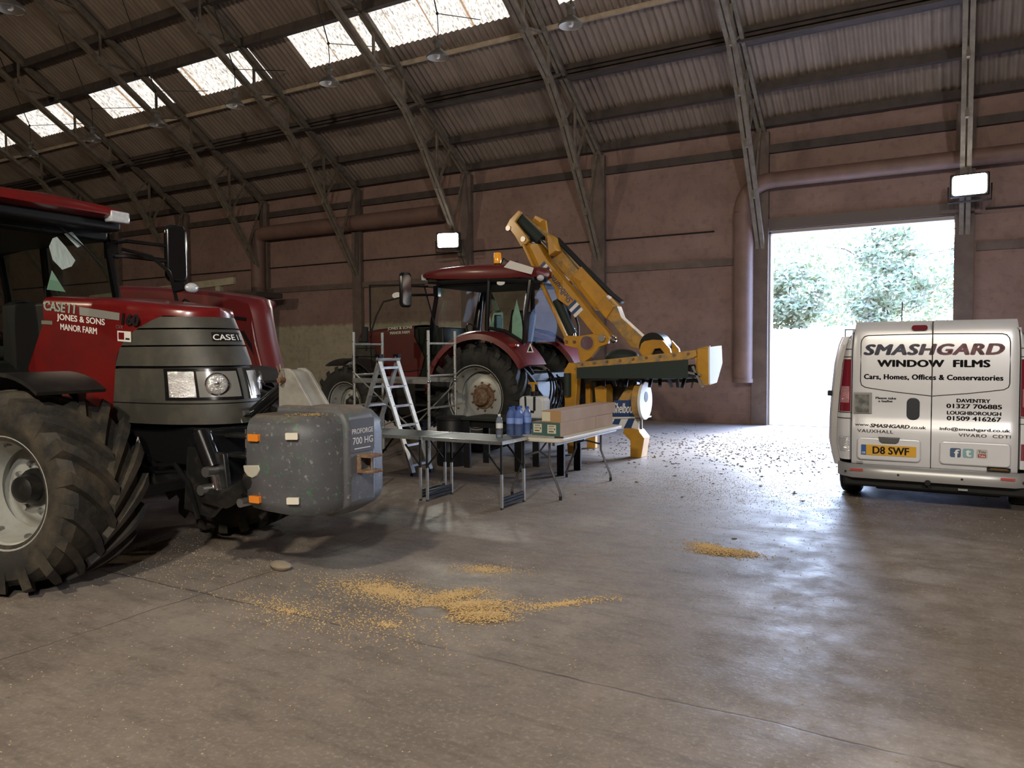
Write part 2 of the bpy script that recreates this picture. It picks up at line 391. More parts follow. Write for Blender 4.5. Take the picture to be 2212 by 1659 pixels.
for y in (RIDGE, YB-.5): rr.append([(x, y, rz_(y)+.02) for x in (X0-.3, X1+.3)])
rb_.grid(rr)
struct(rb_.build('ceiling', SHEET, smooth=60, fix=False))
for i, (a, b) in enumerate(SKX):
    m_ = MB(); corr(m_, a, b, 13.88, 12.88, lift=.014); o = m_.build('window_%d' % (i+1), SKYL, smooth=60, fix=False); struct(o)

# purlins, flashing, beams along the wall
def longbar(name, m, y, z, wd, ht, ext=None):
    p = MB().cbox(((X0+X1)/2, y, z), (X1-X0, wd, ht)); o = p.build(name, m, smooth=0); return struct(o)
k = 1
for y, wd, ht in ((16.62, .16, .16), (15.86, .15, .17), (12.72, .14, .20), (11.78, .15, .20), (10.5, .14, .2), (9.2, .14, .2), (7.5, .14, .2)):
    longbar('trim_%d' % k, BEAM, y, rz_(y)-.14, wd, ht); k += 1
pm = MB()
for q in range(4): pm.cbox(((X0+X1)/2, 15.02-.085*q, rz_(15.02-.085*q)-.10), (X1-X0, .05, .10))
pm.cbox(((X0+X1)/2, 14.9, rz_(14.9)-.20), (X1-X0, .30, .05))
struct(pm.build('trim_%d' % k, BEAM, smooth=0)); k += 1
FLASH = mat('pale_timber_rail', (.42, .34, .25), .8, col2=(.30, .23, .16), nscale=3)
longbar('trim_%d' % k, FLASH, 13.97, rz_(13.97)-.10, .05, .09); k += 1
for z, ht, dp in ((5.74, .17, .10), (3.47, .15, .06)):
    b_ = MB()
    if z > 4.1: b_.box(X0, X1, YW-dp, YW, z-ht/2, z+ht/2)
    else: b_.box(X0, DX0-.25, YW-dp, YW, z-ht/2, z+ht/2).box(DX1+.3, X1, YW-dp, YW, z-ht/2, z+ht/2)
    struct(b_.build('trim_%d' % k, BEAM if z > 4 else COLM, smooth=0)); k += 1

# ------------------------------------------------------------------ lattice roof trusses, one every 3.68 m
LOW = [(16.70, 3.64), (16.02, 4.72), (15.40, 5.60), (14.82, 6.42), (14.15, 7.12), (13.1, 7.78), (11.6, 8.75), (9.9, 9.85), (7.9, 11.1), (RIDGE, 12.3)]
UP = [(16.70, 6.14), (RIDGE, rz_(RIDGE)-.20)]
def upz(y): return rz_(y)-.24
def truss(n, x):
    r = bpy.data.objects.new('trim_%d' % n, None); COL.objects.link(r); r.location = (x, 0, 0); struct(r)
    for sgn in (1, -1):
        Yf = (lambda y: y) if sgn == 1 else (lambda y: 2*RIDGE-y)
        up = MB()
        for dx in (-.055, .055): up.bar((dx, Yf(16.72), upz(16.72)), (dx, Yf(RIDGE), upz(RIDGE)), .07, .10)
        up.build('upper_chord', CONC, r, smooth=0)
        lo = MB()
        for a, b in zip(LOW, LOW[1:]):
            for dx in (-.052, .052): lo.bar((dx, Yf(a[0]), a[1]), (dx, Yf(b[0]), b[1]), .085, .075, (1, 0, 0))
        for a in LOW[1:-1]: lo.cbox((0, Yf(a[0]), a[1]), (.05, .16, .16))
        lo.build('lower_chord', CONC, r, smooth=0)
        wbm = MB()
        for i in range(1, len(LOW)-1):
            y, z = LOW[i]
            if i in (2, 4, 5, 6, 7, 8): wbm.bar((0, Yf(y), z), (0, Yf(y), upz(y)), .05, .05, (1, 0, 0))
            y2 = min(16.6, (LOW[i-1][0]+LOW[i][0])/2 + .25) if i > 1 else 16.6
            wbm.bar((0, Yf(y), z), (0, Yf(y2), upz(y2)), .045, .045, (1, 0, 0))
        wbm.build('web', CONC, r, smooth=0)
    c = MB(); c.box(-.16, .16, YW-.125, YW, 0, upz(16.72)); c.box(-.14, .14, YB, YB+.10, 0, upz(16.72)); c.build('stanchion', COLM, r, smooth=0)
    return r
t0 = truss(k, .07); n_ = k
for i in range(-2, 11):
    if i == 0: continue
    n_ += 1; c = copy_tree(t0); c.location.x = .07-3.68*i; c.name = 'trim_%d' % n_
k = n_+1

# ------------------------------------------------------------------ doorway
dj = MB()
dj.box(DX0-.02, DX0+.05, YW-.03, YW+T, 0, DZ).box(DX1-.05, DX1+.02, YW-.03, YW+T, 0, DZ).box(DX0-.02, DX1+.02, YW-.03, YW+T, DZ-.03, DZ+.04)
struct(dj.build('door_1', mat('door_frame_edge', (.30, .27, .25), .5), smooth=0))
hd = MB(); hd.box(DX0-.12, DX1+.12, YW-.09, YW-.03, DZ+.05, DZ+.27); hd.box(DX0-.10, DX0-.03, YW-.07, YW-.0, 0, DZ+.27)
struct(hd.build('trim_%d' % k, DOORM, smooth=0)); k += 1
struct(MB().box(DX0, DX1, YW-.02, YW+T+.1, -.02, .012).build('trim_%d' % k, mat('door_sill', (.30, .27, .24), .7), smooth=0)); k += 1
cd_ = MB()
for xa, xb in ((-40, -4.6), (.4, 11)): cd_.tube([(xa, YW-.03, 4.15), (xb, YW-.03, 4.15)], .016, 6)
struct(cd_.build('trim_%d' % k, BLACK)); k += 1

# ------------------------------------------------------------------ air ducts on the long wall
def duct(name, label, parts):
    r = thing(name, label, 'duct', parts[0][1][0])
    o = V(parts[0][1][0])
    for nm, path, rad in parts:
        MB().tube([V(p)-o for p in path], rad, 18).build(nm, DUCT, r)
    return r
Yd = YW-.26
def elbow(a, b, c, n=6):
    a, b, c = V(a), V(b), V(c); return [tuple((1-t)**2*a + 2*t*(1-t)*b + t*t*c) for t in [i/n for i in range(n+1)]]
d1 = duct('air_duct', 'long round brown air duct along the block wall, turning down above the red machine', [
    ('run', [(-11.6, Yd, 5.17), (-18.1, Yd, 5.17)], .215),
    ('bend', elbow((-18.1, Yd, 5.17), (-18.42, Yd, 5.17), (-18.42, Yd, 4.85)), .22),
    ('drop', [(-18.42, Yd, 4.85), (-18.42, Yd, 2.86)], .215)])
MB().lathe([(.215, 0), (.235, 0), (.235, .03), (.215, .03)], (-18.42+11.6, 0, 2.83-5.17), 'z', 18).build('end_flange', DUCT, d1)
MB().cyl((-18.36+11.6, .16, 2.84-5.17), (-18.36+11.6, .16, 2.35-5.17), .02, 6).build('drain_pipe', BLACK, d1)
d2 = duct('air_duct', 'brown duct running above the doorway, then dropping beside its left edge', [
    ('drop', [(-3.92, Yd, .92), (-3.92, Yd, 4.45)], .20), ('collar', [(-3.92, Yd, .90), (-3.92, Yd, .98)], .212),
    ('bend', elbow((-3.92, Yd, 4.45), (-3.92, Yd, 5.06), (-3.30, Yd, 5.06), 8), [.20-.005*q for q in range(9)]),
    ('run', [(-3.32, Yd, 5.06), (1.9, Yd, 5.06)], .155)])

# ------------------------------------------------------------------ cream hoist frame by the back wall
CREAM = mat('cream_paint', (.46, .42, .29), .6, col2=(.36, .32, .22), nscale=4)
fr = thing('gantry_frame', 'cream painted steel frame standing against the block wall beyond the red tractors', 'frame', (-18.2, 15.1, 0))
MB().bar((.35, 0, 3.64), (-6.6, 0, 3.40), .10, .20).build('top_beam', CREAM, fr, smooth=0, bevel=.01)
MB().bar((-.9, .2, 2.86), (-6.6, .2, 2.80), .10, .22).build('lower_beam', CREAM, fr, smooth=0, bevel=.01)
for x in (-.35, -2.5, -6.3): MB().box(x-.09, x+.09, -.03, .13, 0, 3.6+.035*x).build('post', CREAM, fr, smooth=0, bevel=.01)
MB().bar((-2.4, .05, 3.45), (-1.9, .05, 2.7), .06, .10).build('brace', CREAM, fr, smooth=0)
ho = thing('hopper', 'dark steel hopper with a flat lid below the wall duct', 'hopper', (-17.9, 15.6, 0))
MB().prism([(-.75, 3.15), (.15, 3.15), (.05, 1.6), (-.65, 1.6)], -.4, .4).build('body', BLACK, ho, bevel=.02)
MB().box(-.85, .90, -.5, .5, 3.15, 3.30).build('lid', BEAM, ho, smooth=0, bevel=.015)
for x in (-.55, -.05):
    for y in (-.3, .3): MB().box(x-.05, x+.05, y-.05, y+.05, 0, 1.7).build('leg', BLACK, ho, smooth=0)

# ------------------------------------------------------------------ floodlights and pendant lamps
EMIT = mat('lit_floodlight_glass', (1, 1, 1), .3, emit=(1.0, .96, .88), estr=60)
def floodlight(loc, rz, label):
    r = thing('floodlight', label, 'floodlight', loc, rz, 'floodlights on the truss feet')
    MB().prism([(-.30, -.20), (.30, -.20), (.30, .20), (-.30, .20)], .0, .10, 'xz').build('housing', BLACK, r, bevel=.02)
    MB().prism(rrect(-.26, .26, -.17, .17, .05), -.012, .0, 'xz').build('lit_glass', EMIT, r)
    fin = MB()
    for q in range(7): fin.box(-.24+q*.08-.008, -.24+q*.08+.008, .10, .17, -.16, .16)
    fin.build('cooling_fins', BLACK, r, smooth=0)
    MB().tube([(-.33, .05, 0), (-.33, .05, -.28), (.33, .05, -.28), (.33, .05, 0)], .014, 6).build('bracket', BLACK, r)
    return r
floodlight((-10.97, 15.82, 4.34), R(18), 'lit floodlight on the truss foot above the cab of the tractor with the yellow arm')
floodlight((.13, 15.82, 4.46), R(-4), 'lit floodlight high on the truss foot to the right of the doorway')

SHADE = mat('enamel_shade_outside', (.10, .09, .075), .5); INNER = mat('enamel_shade_inside', (.55, .53, .47), .45)
def pendant(p, label):
    r = thing('pendant_lamp', label, 'pendant lamp', p, 0, 'unlit pendant lamps under the roof')
    MB().lathe([(.205, 0), (.215, .02), (.17, .09), (.10, .14), (.065, .17), (.06, .27), (.085, .30), (.085, .34), (.02, .36)], n=24).build('shade', SHADE, r)
    MB().lathe([(.20, .004), (.16, .08), (.09, .13), (.0, .14)], n=24).build('reflector', INNER, r)
    MB().ball((0, 0, .05), (.05, .05, .07), 10, 6).build('bulb', WHITE, r)
    c = MB(); y = p[1]; c.tube([(0, 0, .35), (.02, 0, .5), (0, 0, .82)], .009, 6)
    yu, yd = y-.9, y+1.5
    c.tube([(0, -.9, rz_(yu)-p[2]-.05), (0, 0, .82), (0, 1.5, rz_(yd)-p[2]-.12)], .010, 6)
    c.ball((0, 0, .82), .03, 8, 6); c.build('cable', BLACK, r)
    return r
LP = [(-5.76, 'nearest the doorway'), (-8.51, 'second from the doorway'), (-11.23, 'third from the doorway'), (-14.04, 'fourth from the doorway'),
      (-16.8, 'fifth from the doorway'), (-19.4, 'sixth from the doorway'), (-22.3, 'last one, above the red cab roof')]
for x, q in LP: pendant((x, 12, 7.08), 'grey bell shaped pendant lamp under the rooflights, ' + q)
pendant((-12.6, 6.55, 6.85), 'dark bell shaped pendant lamp in the top left corner of the photo')
# ------------------------------------------------------------------ wheels
def wheel(parent, pos, Rr, w, rim, n, face, rz=0, rubber=RUBBER, rimm=RIM, hubr=.14, hubm=None, nb=8, dy=.135):
    """agricultural wheel, axle along y; face=+1 puts the dished side towards +y"""
    r = bpy.data.objects.new('wheel', None); COL.objects.link(r); r.parent = parent; r.location = pos; r.rotation_euler = (0, 0, rz)
    lug = .052*Rr/.7; Rc = Rr-lug; D = Rc-rim
    half = [(rim-.02, .40), (rim+.02, .43), (rim+.25*D, .49), (rim+.5*D, .515), (rim+.75*D, .50), (Rc-.055, .47), (Rc-.02, .40), (Rc-.006, .2)]
    prof = [(a, -b*w) for a, b in half]+[(Rc, 0)]+[(a, b*w) for a, b in reversed(half)]
    t = MB().lathe(prof, axis='y', n=56)
    sw = .62*w/Rr
    for sd in (-1, 1):
        for i in range(n):
            th = 2*PI*(i+(.5 if sd > 0 else 0))/n; ring = []
            for q in range(5):
                u = q/4; y = sd*w*(-.03+.545*u); a = th + sw*(u**.85) - .0
                top = Rr - (0 if u < .8 else .016) - .016*u*u; bot = Rc-.03-(.05*u**3)
                hw = .030+.014*u; dy = .03*(1-u)
                if u > .99: bot = Rc-.13
                ca = lambda da, rad: ((rad)*math.cos(a+da/Rr), y, (rad)*math.sin(a+da/Rr))
                ring.append([ca(-hw*1.35, bot), ca(-hw, top), ca(hw, top), ca(hw*1.35, bot)])
            vs = [p for g in ring for p in g]; fs = []
            for q in range(4):
                for j in range(3): fs.append((q*4+j, q*4+j+1, q*4+5+j, q*4+4+j))
            fs += [(3, 2, 1, 0), (16, 17, 18, 19)]
            t.add(vs, fs)
    t.build('tyre', rubber, r, smooth=32, fix=True)
    f = face; o = MB()
    o.lathe([(rim-.045, -.38*w*f), (rim+.015, -.43*w*f), (rim+.02, -.40*w*f), (rim-.02, -.36*w*f), (rim-.05, -.1*w*f), (rim-.05, .15*w*f), (rim-.018, .34*w*f), (rim-.018, .37*w*f), (rim+.022, .40*w*f), (rim+.026, .425*w*f), (rim+.012, .43*w*f), (rim-.005, .40*w*f), (rim-.03, .365*w*f), (rim-.03, .33*w*f), (rim-.075, .12*w*f), (rim-.09, .04*w*f)], axis='y', n=48)
    o.build('rim', rimm, r, smooth=40)
    dc = MB().lathe([(rim-.04, (dy-.085)*w*f), (rim*.80, (dy-.09)*w*f), (rim*.66, (dy-.035)*w*f), (rim*.55, dy*w*f), (rim*.34, dy*w*f), (0, dy*w*f)], axis='y', n=40)
    dc.build('wheel_disc', rimm, r, smooth=40)
    hb = MB().lathe([(hubr*1.35, (dy-.005)*w*f), (hubr*1.3, (dy+.045)*w*f), (hubr, (dy+.055)*w*f), (hubr*.9, (dy+.195)*w*f), (hubr*.6, (dy+.225)*w*f), (0, (dy+.225)*w*f)], axis='y', n=24)
    hb.build('hub', hubm or IRON, r, smooth=40)
    bm1 = None
    for q in range(nb):
        a = 2*PI*(q+.3)/nb
        for rad, yy, br in ((rim*.45, dy*w*f, .016), (rim-.052, .22*w*f, .020)):
            p = (rad*math.cos(a), yy+.005*f, rad*math.sin(a))
            if bm1 is None:
                c = MB().cyl((0, -.015, 0), (0, .022, 0), .018, 6) if f > 0 else MB().cyl((0, -.022, 0), (0, .015, 0), .018, 6)
                bm1 = c.build('wheel_bolt', STEEL if hubm is None else RUST, r, smooth=0); c = bm1
            else: c = bm1.copy(); COL.objects.link(c)
            c.parent = r; c.location = p
    return r

# ------------------------------------------------------------------ tractor bonnet surface
HW, XN, NL = .395, 3.62, .62          # half width, nose tip, length of the rounded nose
def nose_x(z): return XN - .30*max(0, (z-1.12)/.8)**1.6
def half_w(x, z):
    q = (x-(nose_x(z)-NL))/NL
    return HW if q <= 0 else HW*math.sqrt(max(0, 1-q*q))**.9
def top_z(x): return 2.10 - .055*max(0, x-1.3) - .075*max(0, x-2.5)**1.7
def seam_x(z): return 2.62 + .13*(z-1.08) + .42*max(0, (z-1.55)/.35)**2
def nose_pt(p, z, off=0):
    """p in -1..1 runs from the right seam round the nose to the left seam"""
    xb, xn = seam_x(z), nose_x(z); x = xn-(xn-xb)*abs(p)**1.9
    def P(q):
        xx = xn-(xn-xb)*abs(q)**1.9; return V((xx, math.copysign(half_w(xx, z), q) if q else 0, z))
    c = P(p)
    if off:
        d = (P(min(1, p+.01))-P(max(-1, p-.01))).normalized(); c = c + V((d.y, -d.x, 0))*off
    return tuple(c)
def nose_patch(p0, p1, z0, z1, off, n=16, k=4, thick=.0):
    rows = [[nose_pt(p0+(p1-p0)*i/n, z0+(z1-z0)*j/k, off) for i in range(n+1)] for j in range(k+1)]
    m = MB().grid(rows)
    if thick:
        back = [[nose_pt(p0+(p1-p0)*i/n, z0+(z1-z0)*j/k, off-thick) for i in range(n+1)] for j in range(k+1)]
        m.grid(back)
        def ring(g): return g[0]+[q[-1] for q in g[1:-1]]+g[-1][::-1]+[q[0] for q in g[-2:0:-1]]
        a, b = ring(rows), ring(back); L = len(a)
        m.add(a+b, [(i, (i+1) % L, L+(i+1) % L, L+i) for i in range(L)])
    return m

def tractor(label, loc, yaw, red, near, group='red tractors'):
    t = thing('tractor', label, 'tractor', loc, yaw, group)
    rub = RUBBER if near else RUBBERC
    # bonnet -----------------------------------------------------------
    lip = 1.885
    for sd in (-1, 1):
        rows = []
        zs = [1.10, 1.3, 1.5, 1.65, 1.78, lip]
        for z in zs:
            xr = 1.60+.24*min(1, max(0, (z-1.5)/.4)) if z > 1.45 else 1.60+.15*(1.45-z)/.35
            xs = [xr+(seam_x(z)-xr)*i/14 for i in range(15)]
            rows.append([(x, sd*half_w(x, z), min(z, top_z(x))) for x in xs])
        pan = MB().grid(rows)
        # upper strip of the side up to the shoulder, then over the top
        rows = []
        for i in range(25):
            x = 1.82 + (nose_x(lip)-1.82)*(1-(1-i/24)**2.2); w = half_w(x, lip); zt = top_z(x); pr = []
            for q, dz in ((1.0, None), (1.0, .075), (.985, .035), (.93, .008), (.8, 0), (.4, .0-.012), (0, -.016)):
                z = min(lip, zt-.075) if dz is None else zt-dz
                pr.append((x, sd*w*q, z))
            rows.append(pr)
        pan.grid(rows)
        pan.build('bonnet_panel', red, t, smooth=50)
    struct_ = MB()
    for sd in (-1, 1): struct_.prism([(1.62, 1.10), (2.6, 1.10), (2.35, .98), (1.75, 1.0)], sd*HW*.92-.01, sd*HW*.92+.01)
    struct_.build('lower_panel', red, t)
    MB().box(1.20, 1.90, -.37, .37, 1.12, 2.03).build('bonnet_cowl', BLACK, t, bevel=.03)
    # grey grille in bands with dark gaps
    g = MB(); 
    for z0, z1, n in ((1.10, 1.245, 4), (1.252, 1.50, 3), (1.52, 1.66, 3), (1.672, 1.785, 3), (1.797, 1.878, 3)):
        q = nose_patch(-1, 1, z0, z1, 0, 40, n, .02); g.add(q.v, q.f)
    g.build('grille', GREY, t, smooth=40)
    nose_patch(-1, 1, 1.10, 1.875, -.022, 40, 6).build('grille_backing', BLACK, t)
    cp = []
    for i in range(13):
        x = 2.9+(nose_x(1.11)-.01-2.9)*i/12; w = half_w(x, 1.11)*.98; cp.append([(x, w*q, 1.11) for q in (-1, -.5, 0, .5, 1)])
    MB().grid(cp).build('grille_floor', BLACK, t)
    for sd in (-1, 1):
        h = MB(); q = nose_patch(sd*.03, sd*.64, 1.275, 1.50, .006, 16, 3, .012)
        hl = q.build('headlamp', BLACKG, t, smooth=40)
        nose_patch(sd*.42, sd*.61, 1.295, 1.48, .011, 8, 4).build('reflector', LENS, hl)
        nose_patch(sd*.05, sd*.40, 1.295, 1.48, .009, 10, 4).build('lens', mat('lamp_bezel_grey', (.20, .20, .19), .15, coat=1) if sd < 0 else LENSW, hl)
        c = V(nose_pt(sd*.25, 1.388, .020)); e = V(nose_pt(sd*.25, 1.388, .04)); d = (e-c).normalized()
        rot = d.to_track_quat('Z', 'Y').to_matrix().to_4x4(); M_ = MX.Translation(c) @ rot
        MB().lathe([(.080, -.004), (.084, .006), (.074, .012), (.066, .004)], n=24).move(M_).build('lamp_ring', CHROME, hl)
        MB().lathe([(.066, .004), (.04, .012), (0, .016)], n=20).move(M_).build('round_lamp', LENS, hl)
        MB().lathe([(.022, .014), (.016, .026), (0, .03)], n=12).move(M_).build('bulb_cap', CHROME, hl)
    FA = 2.55 if near else 2.79
    # engine, front support, axles, gearbox ------------------------------
    b = MB().box(1.2, 2.9, -.27, .27, .62, 1.15).box(2.4, 3.35, -.20, .20, .72, 1.09)
    b.box(-.55, 1.4, -.33, .33, .55, 1.15); b.build('engine_and_gearbox', IRON, t, bevel=.02)
    MB().box(2.55, 3.42, -.30, -.20, .80, 1.08).box(2.55, 3.42, .20, .30, .80, 1.08).box(3.36, 3.44, -.30, .30, .80, 1.07).build('front_frame', BLACKG, t, bevel=.015)
    ax = MB().cyl((FA, -.72, .66), (FA, .72, .66), .10, 14); ax.cbox((FA, 0, .66), (.30, .42, .30))
    for sd in (-1, 1): ax.cyl((FA, sd*.70, .66), (FA, sd*.86, .66), .16, 16)
    ax.tube([(FA-.21, -.75, .66), (FA-.24, 0, .62), (FA-.21, .75, .66)], .022, 6); ax.build('front_axle', IRON, t)
    MB().cyl((0, -.9, .86), (0, .9, .86), .14, 14).build('rear_axle', IRON, t)
    st = R(11) if near else 0
    for sd in (-1, 1):
        big = near or sd > 0
        wheel(t, (FA, sd*.93, .69), .69, .63 if near else .56, .37, 18, sd, st, rub, hubr=.10, nb=8, dy=-.24 if near else .0)
        wheel(t, (0, sd*.96, .87), .87, .62, .50, 20, sd, 0, rub, hubr=.15, hubm=RUST if not near else None, nb=10, dy=.03)
    # fenders ------------------------------------------------------------
    for sd in (-1, 1):
        c0, a0, a1 = (FA, .69), R(58), R(140); pl = []
        outer = [(c0[0]+.82*math.cos(a0+(a1-a0)*i/14), c0[1]+.80*math.sin(a0+(a1-a0)*i/14)) for i in range(15)]
        inner = [(c0[0]+.80*math.cos(a0+(a1-a0)*i/14), c0[1]+.775*math.sin(a0+(a1-a0)*i/14)) for i in range(15)]
        fm = MB().prism(outer+inner[::-1], sd*.93-.24, sd*.93+.24)
        fm.bar((2.7, sd*.4, 1.05), (2.7, sd*.9, 1.46), .06, .03); fm.build('front_fender', IRON, t, smooth=30)
        a0, a1 = R(2), R(150); sec = []
        for i in range(25):
            a = a0+(a1-a0)*i/24; rad = 1.03 + .03*math.sin(PI*i/24); ca, sa = math.cos(a), math.sin(a)
            yy = [sd*.48, sd*.52, sd*1.12, sd*1.20, sd*1.21, sd*1.19, sd*1.10, sd*.50]
            rr = [rad-.05, rad+.02, rad+.02, rad-.03, rad-.12, rad-.12, rad-.02, rad-.02]
            sec.append([(q*ca, y, .87+q*sa*.98) for y, q in zip(yy, rr)] )
        fm = MB().grid(sec)
        fn = fm.build('rear_fender', red, t, smooth=50)
        MB().cbox((-.63, sd*1.12, 1.69), (.20, .10, .06)).move(MX.Identity(4)).build('fender_lamp', mat('red_lens', (.25, .02, .015), .2, coat=1), fn, bevel=.02)
    # cab ------------------------------------------------------------------
    A0, A1, B0, B1, C0, C1 = (1.30, 1.45), (1.02, 2.76), (.02, 1.30), (.02, 2.78), (-.66, 1.72), (-.74, 2.72)
    yb, yt = .78, .74
    fl_ = MB().box(-.7, 1.25, -.70, .70, 1.10, 1.24).box(1.12, 1.28, -.60, .60, 1.24, 1.56); fl_.build('cab_floor', BLACK, t, bevel=.02)
    for sd in (-1, 1):
        for nm, a, bb, wd in (('a_pillar', A0, A1, .075), ('b_pillar', B0, B1, .085), ('c_pillar', C0, C1, .09)):
            yy0 = .66 if nm == 'a_pillar' else yb
            m_ = MB().tube([(a[0], sd*yy0, a[1]), ((a[0]+bb[0])/2+.02, sd*((yy0+yt)/2+.02), (a[1]+bb[1])/2), (bb[0], sd*yt, bb[1])], wd/2, 8)
            m_.build(nm, BLACKG, t)
        MB().tube([(C0[0], sd*yb, C0[1]), (-.3, sd*yb, 1.92), (.02, sd*yb, 1.98)], .03, 8).build('window_rail', BLACK, t)
        MB().tube([(C1[0], sd*yt, 2.70), (0, sd*yt, 2.76), (A1[0], sd*yt, 2.76)], .045, 8).build('roof_rail', BLACK, t)
        # rear quarter glass
        MB().prism([(0, 1.98), (0, 2.74), (-.72, 2.70), (-.67, 1.74), (-.3, 1.92)], sd*.76-.004, sd*.76+.004).build('quarter_glass', GLASS, t, smooth=0)
    dooro = [(.04, 1.32), (.04, 2.74), (.98, 2.74), (1.16, 2.05), (1.24, 1.55), (.98, 1.30), (.70, 1.26)]
    for sd in (-1, 1):
        d = bpy.data.objects.new('cab_door', None); COL.objects.link(d); d.parent = t
        hinge = V((1.14, sd*.74, 0)); d.location = hinge
        if not near and sd == 1: d.rotation_euler = (0, 0, R(205))
        pts = [(x-hinge.x, z) for x, z in dooro]
        MB().prism(pts, -.004, .004).build('door_glass', GLASS, d, smooth=0)
        MB().tube([(x, 0, z) for x, z in pts], .014, 6, closed=True).build('door_frame', BLACK, d)
        if not near and sd == 1:
            MB().lathe([(0, -.008), (.09, -.008), (.09, .0), (0, 0)], axis='y', n=20).move(MX.Translation((-.62, -.006, 2.56)) @ MX.Scale(.62, 4, (0, 0, 1))).build('oval_sticker', WHITEL, d)
            MB().cbox((-1.18, -.05, 1.90), (.10, .10, .26)).cbox((-1.16, -.07, 1.72), (.03, .03, .2)).build('door_latch', BLACK, d, bevel=.01)
            MB().tube([(-.45, -.05, 2.55), (-.85, -.07, 2.45), (-.98, -.07, 2.2), (-1.1, -.06, 1.85)], .014, 6).build('grab_handle', BLACK, d)
    # front and rear glass
    rows = []
    for i in range(9):
        u = -1+i/4; bulge = .10*(1-u*u)
        rows.append([(A0[0]+bulge, u*.66, A0[1]+.05), ((A0[0]+A1[0])/2+.04+bulge, u*.71, 2.12), (A1[0]+bulge*.8, u*.735, A1[1])])
    MB().grid(rows).build('windscreen', GLASS, t)
    MB().grid([[(-.68, -.72, 1.75), (-.76, -.70, 2.70)], [(-.68, .72, 1.75), (-.76, .70, 2.70)]]).build('rear_window', GLASS, t, smooth=0)
    # roof
    secs = []
    for x, hw_, zb, zt in ((-.92, .60, 2.78, 2.86), (-.85, .74, 2.77, 2.93), (-.4, .80, 2.77, 3.0), (.4, .82, 2.79, 3.04), (1.0, .81, 2.82, 3.02), (1.26, .79, 2.85, 2.985), (1.38, .72, 2.86, 2.96), (1.42, .62, 2.88, 2.93)):
        secs.append([(x, -hw_*.96, zb), (x, -hw_, (zb+zt)/2), (x, -hw_*.95, zt-.03), (x, -hw_*.75, zt), (x, 0, zt+.02), (x, hw_*.75, zt), (x, hw_*.95, zt-.03), (x, hw_, (zb+zt)/2), (x, hw_*.96, zb), (x, 0, zb), (x, -hw_*.96, zb)])
    rf = MB().grid(secs); rf.add(secs[0][:10], [tuple(range(10))]); rf.add(secs[-1][:10], [tuple(range(10))])
    rf.build('cab_roof', red, t, smooth=45)
    MB().box(-.80, 1.08, -.72, .72, 2.68, 2.80).box(1.08, 1.30, -.70, .70, 2.76, 2.865).build('roof_lining', BLACK, t, bevel=.03)
    for sd in (-1, 1):
        MB().cbox((1.375, sd*.60, 2.875), (.10, .20, .105)).build('work_lamp', LENSW, t, bevel=.015)
        MB().ball((-.86, sd*.62, 2.76), (.05, .09, .055), 14, 8).build('work_lamp', LENSW, t)
    # seat, wheel and console seen through the glass
    s_ = MB().cbox((.12, 0, 1.62), (.46, .48, .14)); s_.bar((-.10, 0, 1.62), (-.22, 0, 2.28), .46, .12, (0, 1, 0)); s_.cbox((.1, 0, 1.4), (.3, .3, .3))
    s_.build('seat', mat('seat_cloth', (.035, .035, .038), .8) if near else BLACK, t, bevel=.04)
    sw_ = MB().tube([(.80+.18*math.cos(a)*.5, .19*math.sin(a), 1.93+.19*math.cos(a)*.8) for a in [2*PI*i/20 for i in range(20)]], .015, 6, closed=True)
    sw_.bar((.80, 0, 1.93), (1.16, 0, 1.45), .07, .07); sw_.build('steering_wheel', BLACK, t)
    MB().prism([(-.1, 1.5), (.55, 1.5), (.62, 1.9), (.5, 1.95), (-.05, 1.75)], -.52, -.34).cbox((.56, -.42, 2.12), (.05, .20, .26)).build('armrest_console', BLACK, t, bevel=.02)
    # mirrors on long arms
    for sd in (-1, 1):
        mr = bpy.data.objects.new('mirror', None); COL.objects.link(mr); mr.parent = t; mr.location = (1.02, sd*.74, 2.66)
        MB().tube([(0, 0, .02), (.16, sd*.10, .04), (.26, sd*.46, .03)], .017, 6).tube([(0, 0, -.10), (.14, sd*.10, -.10), (.26, sd*.46, -.12)], .022, 6).cbox((.02, sd*.03, -.04), (.10, .08, .18)).build('mirror_arm', BLACKG, mr)
        MB().prism(rrect(-.11, .11, -.29, .29, .07), -.055, .02, 'yz').move(MX.Translation((.29, sd*.56, -.04)) @ MX.Rotation(R(-sd*18), 4, 'Z')).build('mirror_housing', BLACKG, mr, bevel=.03, seg=3)
        MB().prism(rrect(-.085, .085, -.25, .25, .06), -.062, -.056, 'yz').move(MX.Translation((.29, sd*.56, -.04)) @ MX.Rotation(R(-sd*18), 4, 'Z')).build('mirror_glass', CHROME, mr)
    # exhaust stack on the right, steps and tank on the left
    e_ = MB().tube([(1.20, -.64, 1.35), (1.16, -.66, 2.0), (1.08, -.72, 2.72), (1.08, -.74, 3.0)], [.085, .085, .05, .045], 12); e_.build('exhaust_stack', BLACKG, t)
    MB().prism([(.75, .45), (1.9, .45), (2.0, 1.0), (1.55, 1.12), (.95, 1.12)], .40, .78).build('fuel_tank', BLACK, t, bevel=.05)
    sp = MB()
    for q in range(3): sp.box(.95, 1.35, .78, 1.0, .42+.26*q, .46+.26*q)
    sp.box(.92, .95, .76, 1.0, .42, 1.12).box(1.35, 1.38, .76, 1.0, .42, 1.12); sp.build('steps', BLACK, t)
    # rear linkage
    h = MB()
    for sd in (-1, 1):
        h.bar((-.35, sd*.25, .65), (-1.15, sd*.42, .62), .05, .09); h.bar((-.4, sd*.28, 1.15), (-.85, sd*.36, .66), .04, .04); h.cyl((-.45, sd*.4, 1.2), (-.9, sd*.38, .68), .035, 8)
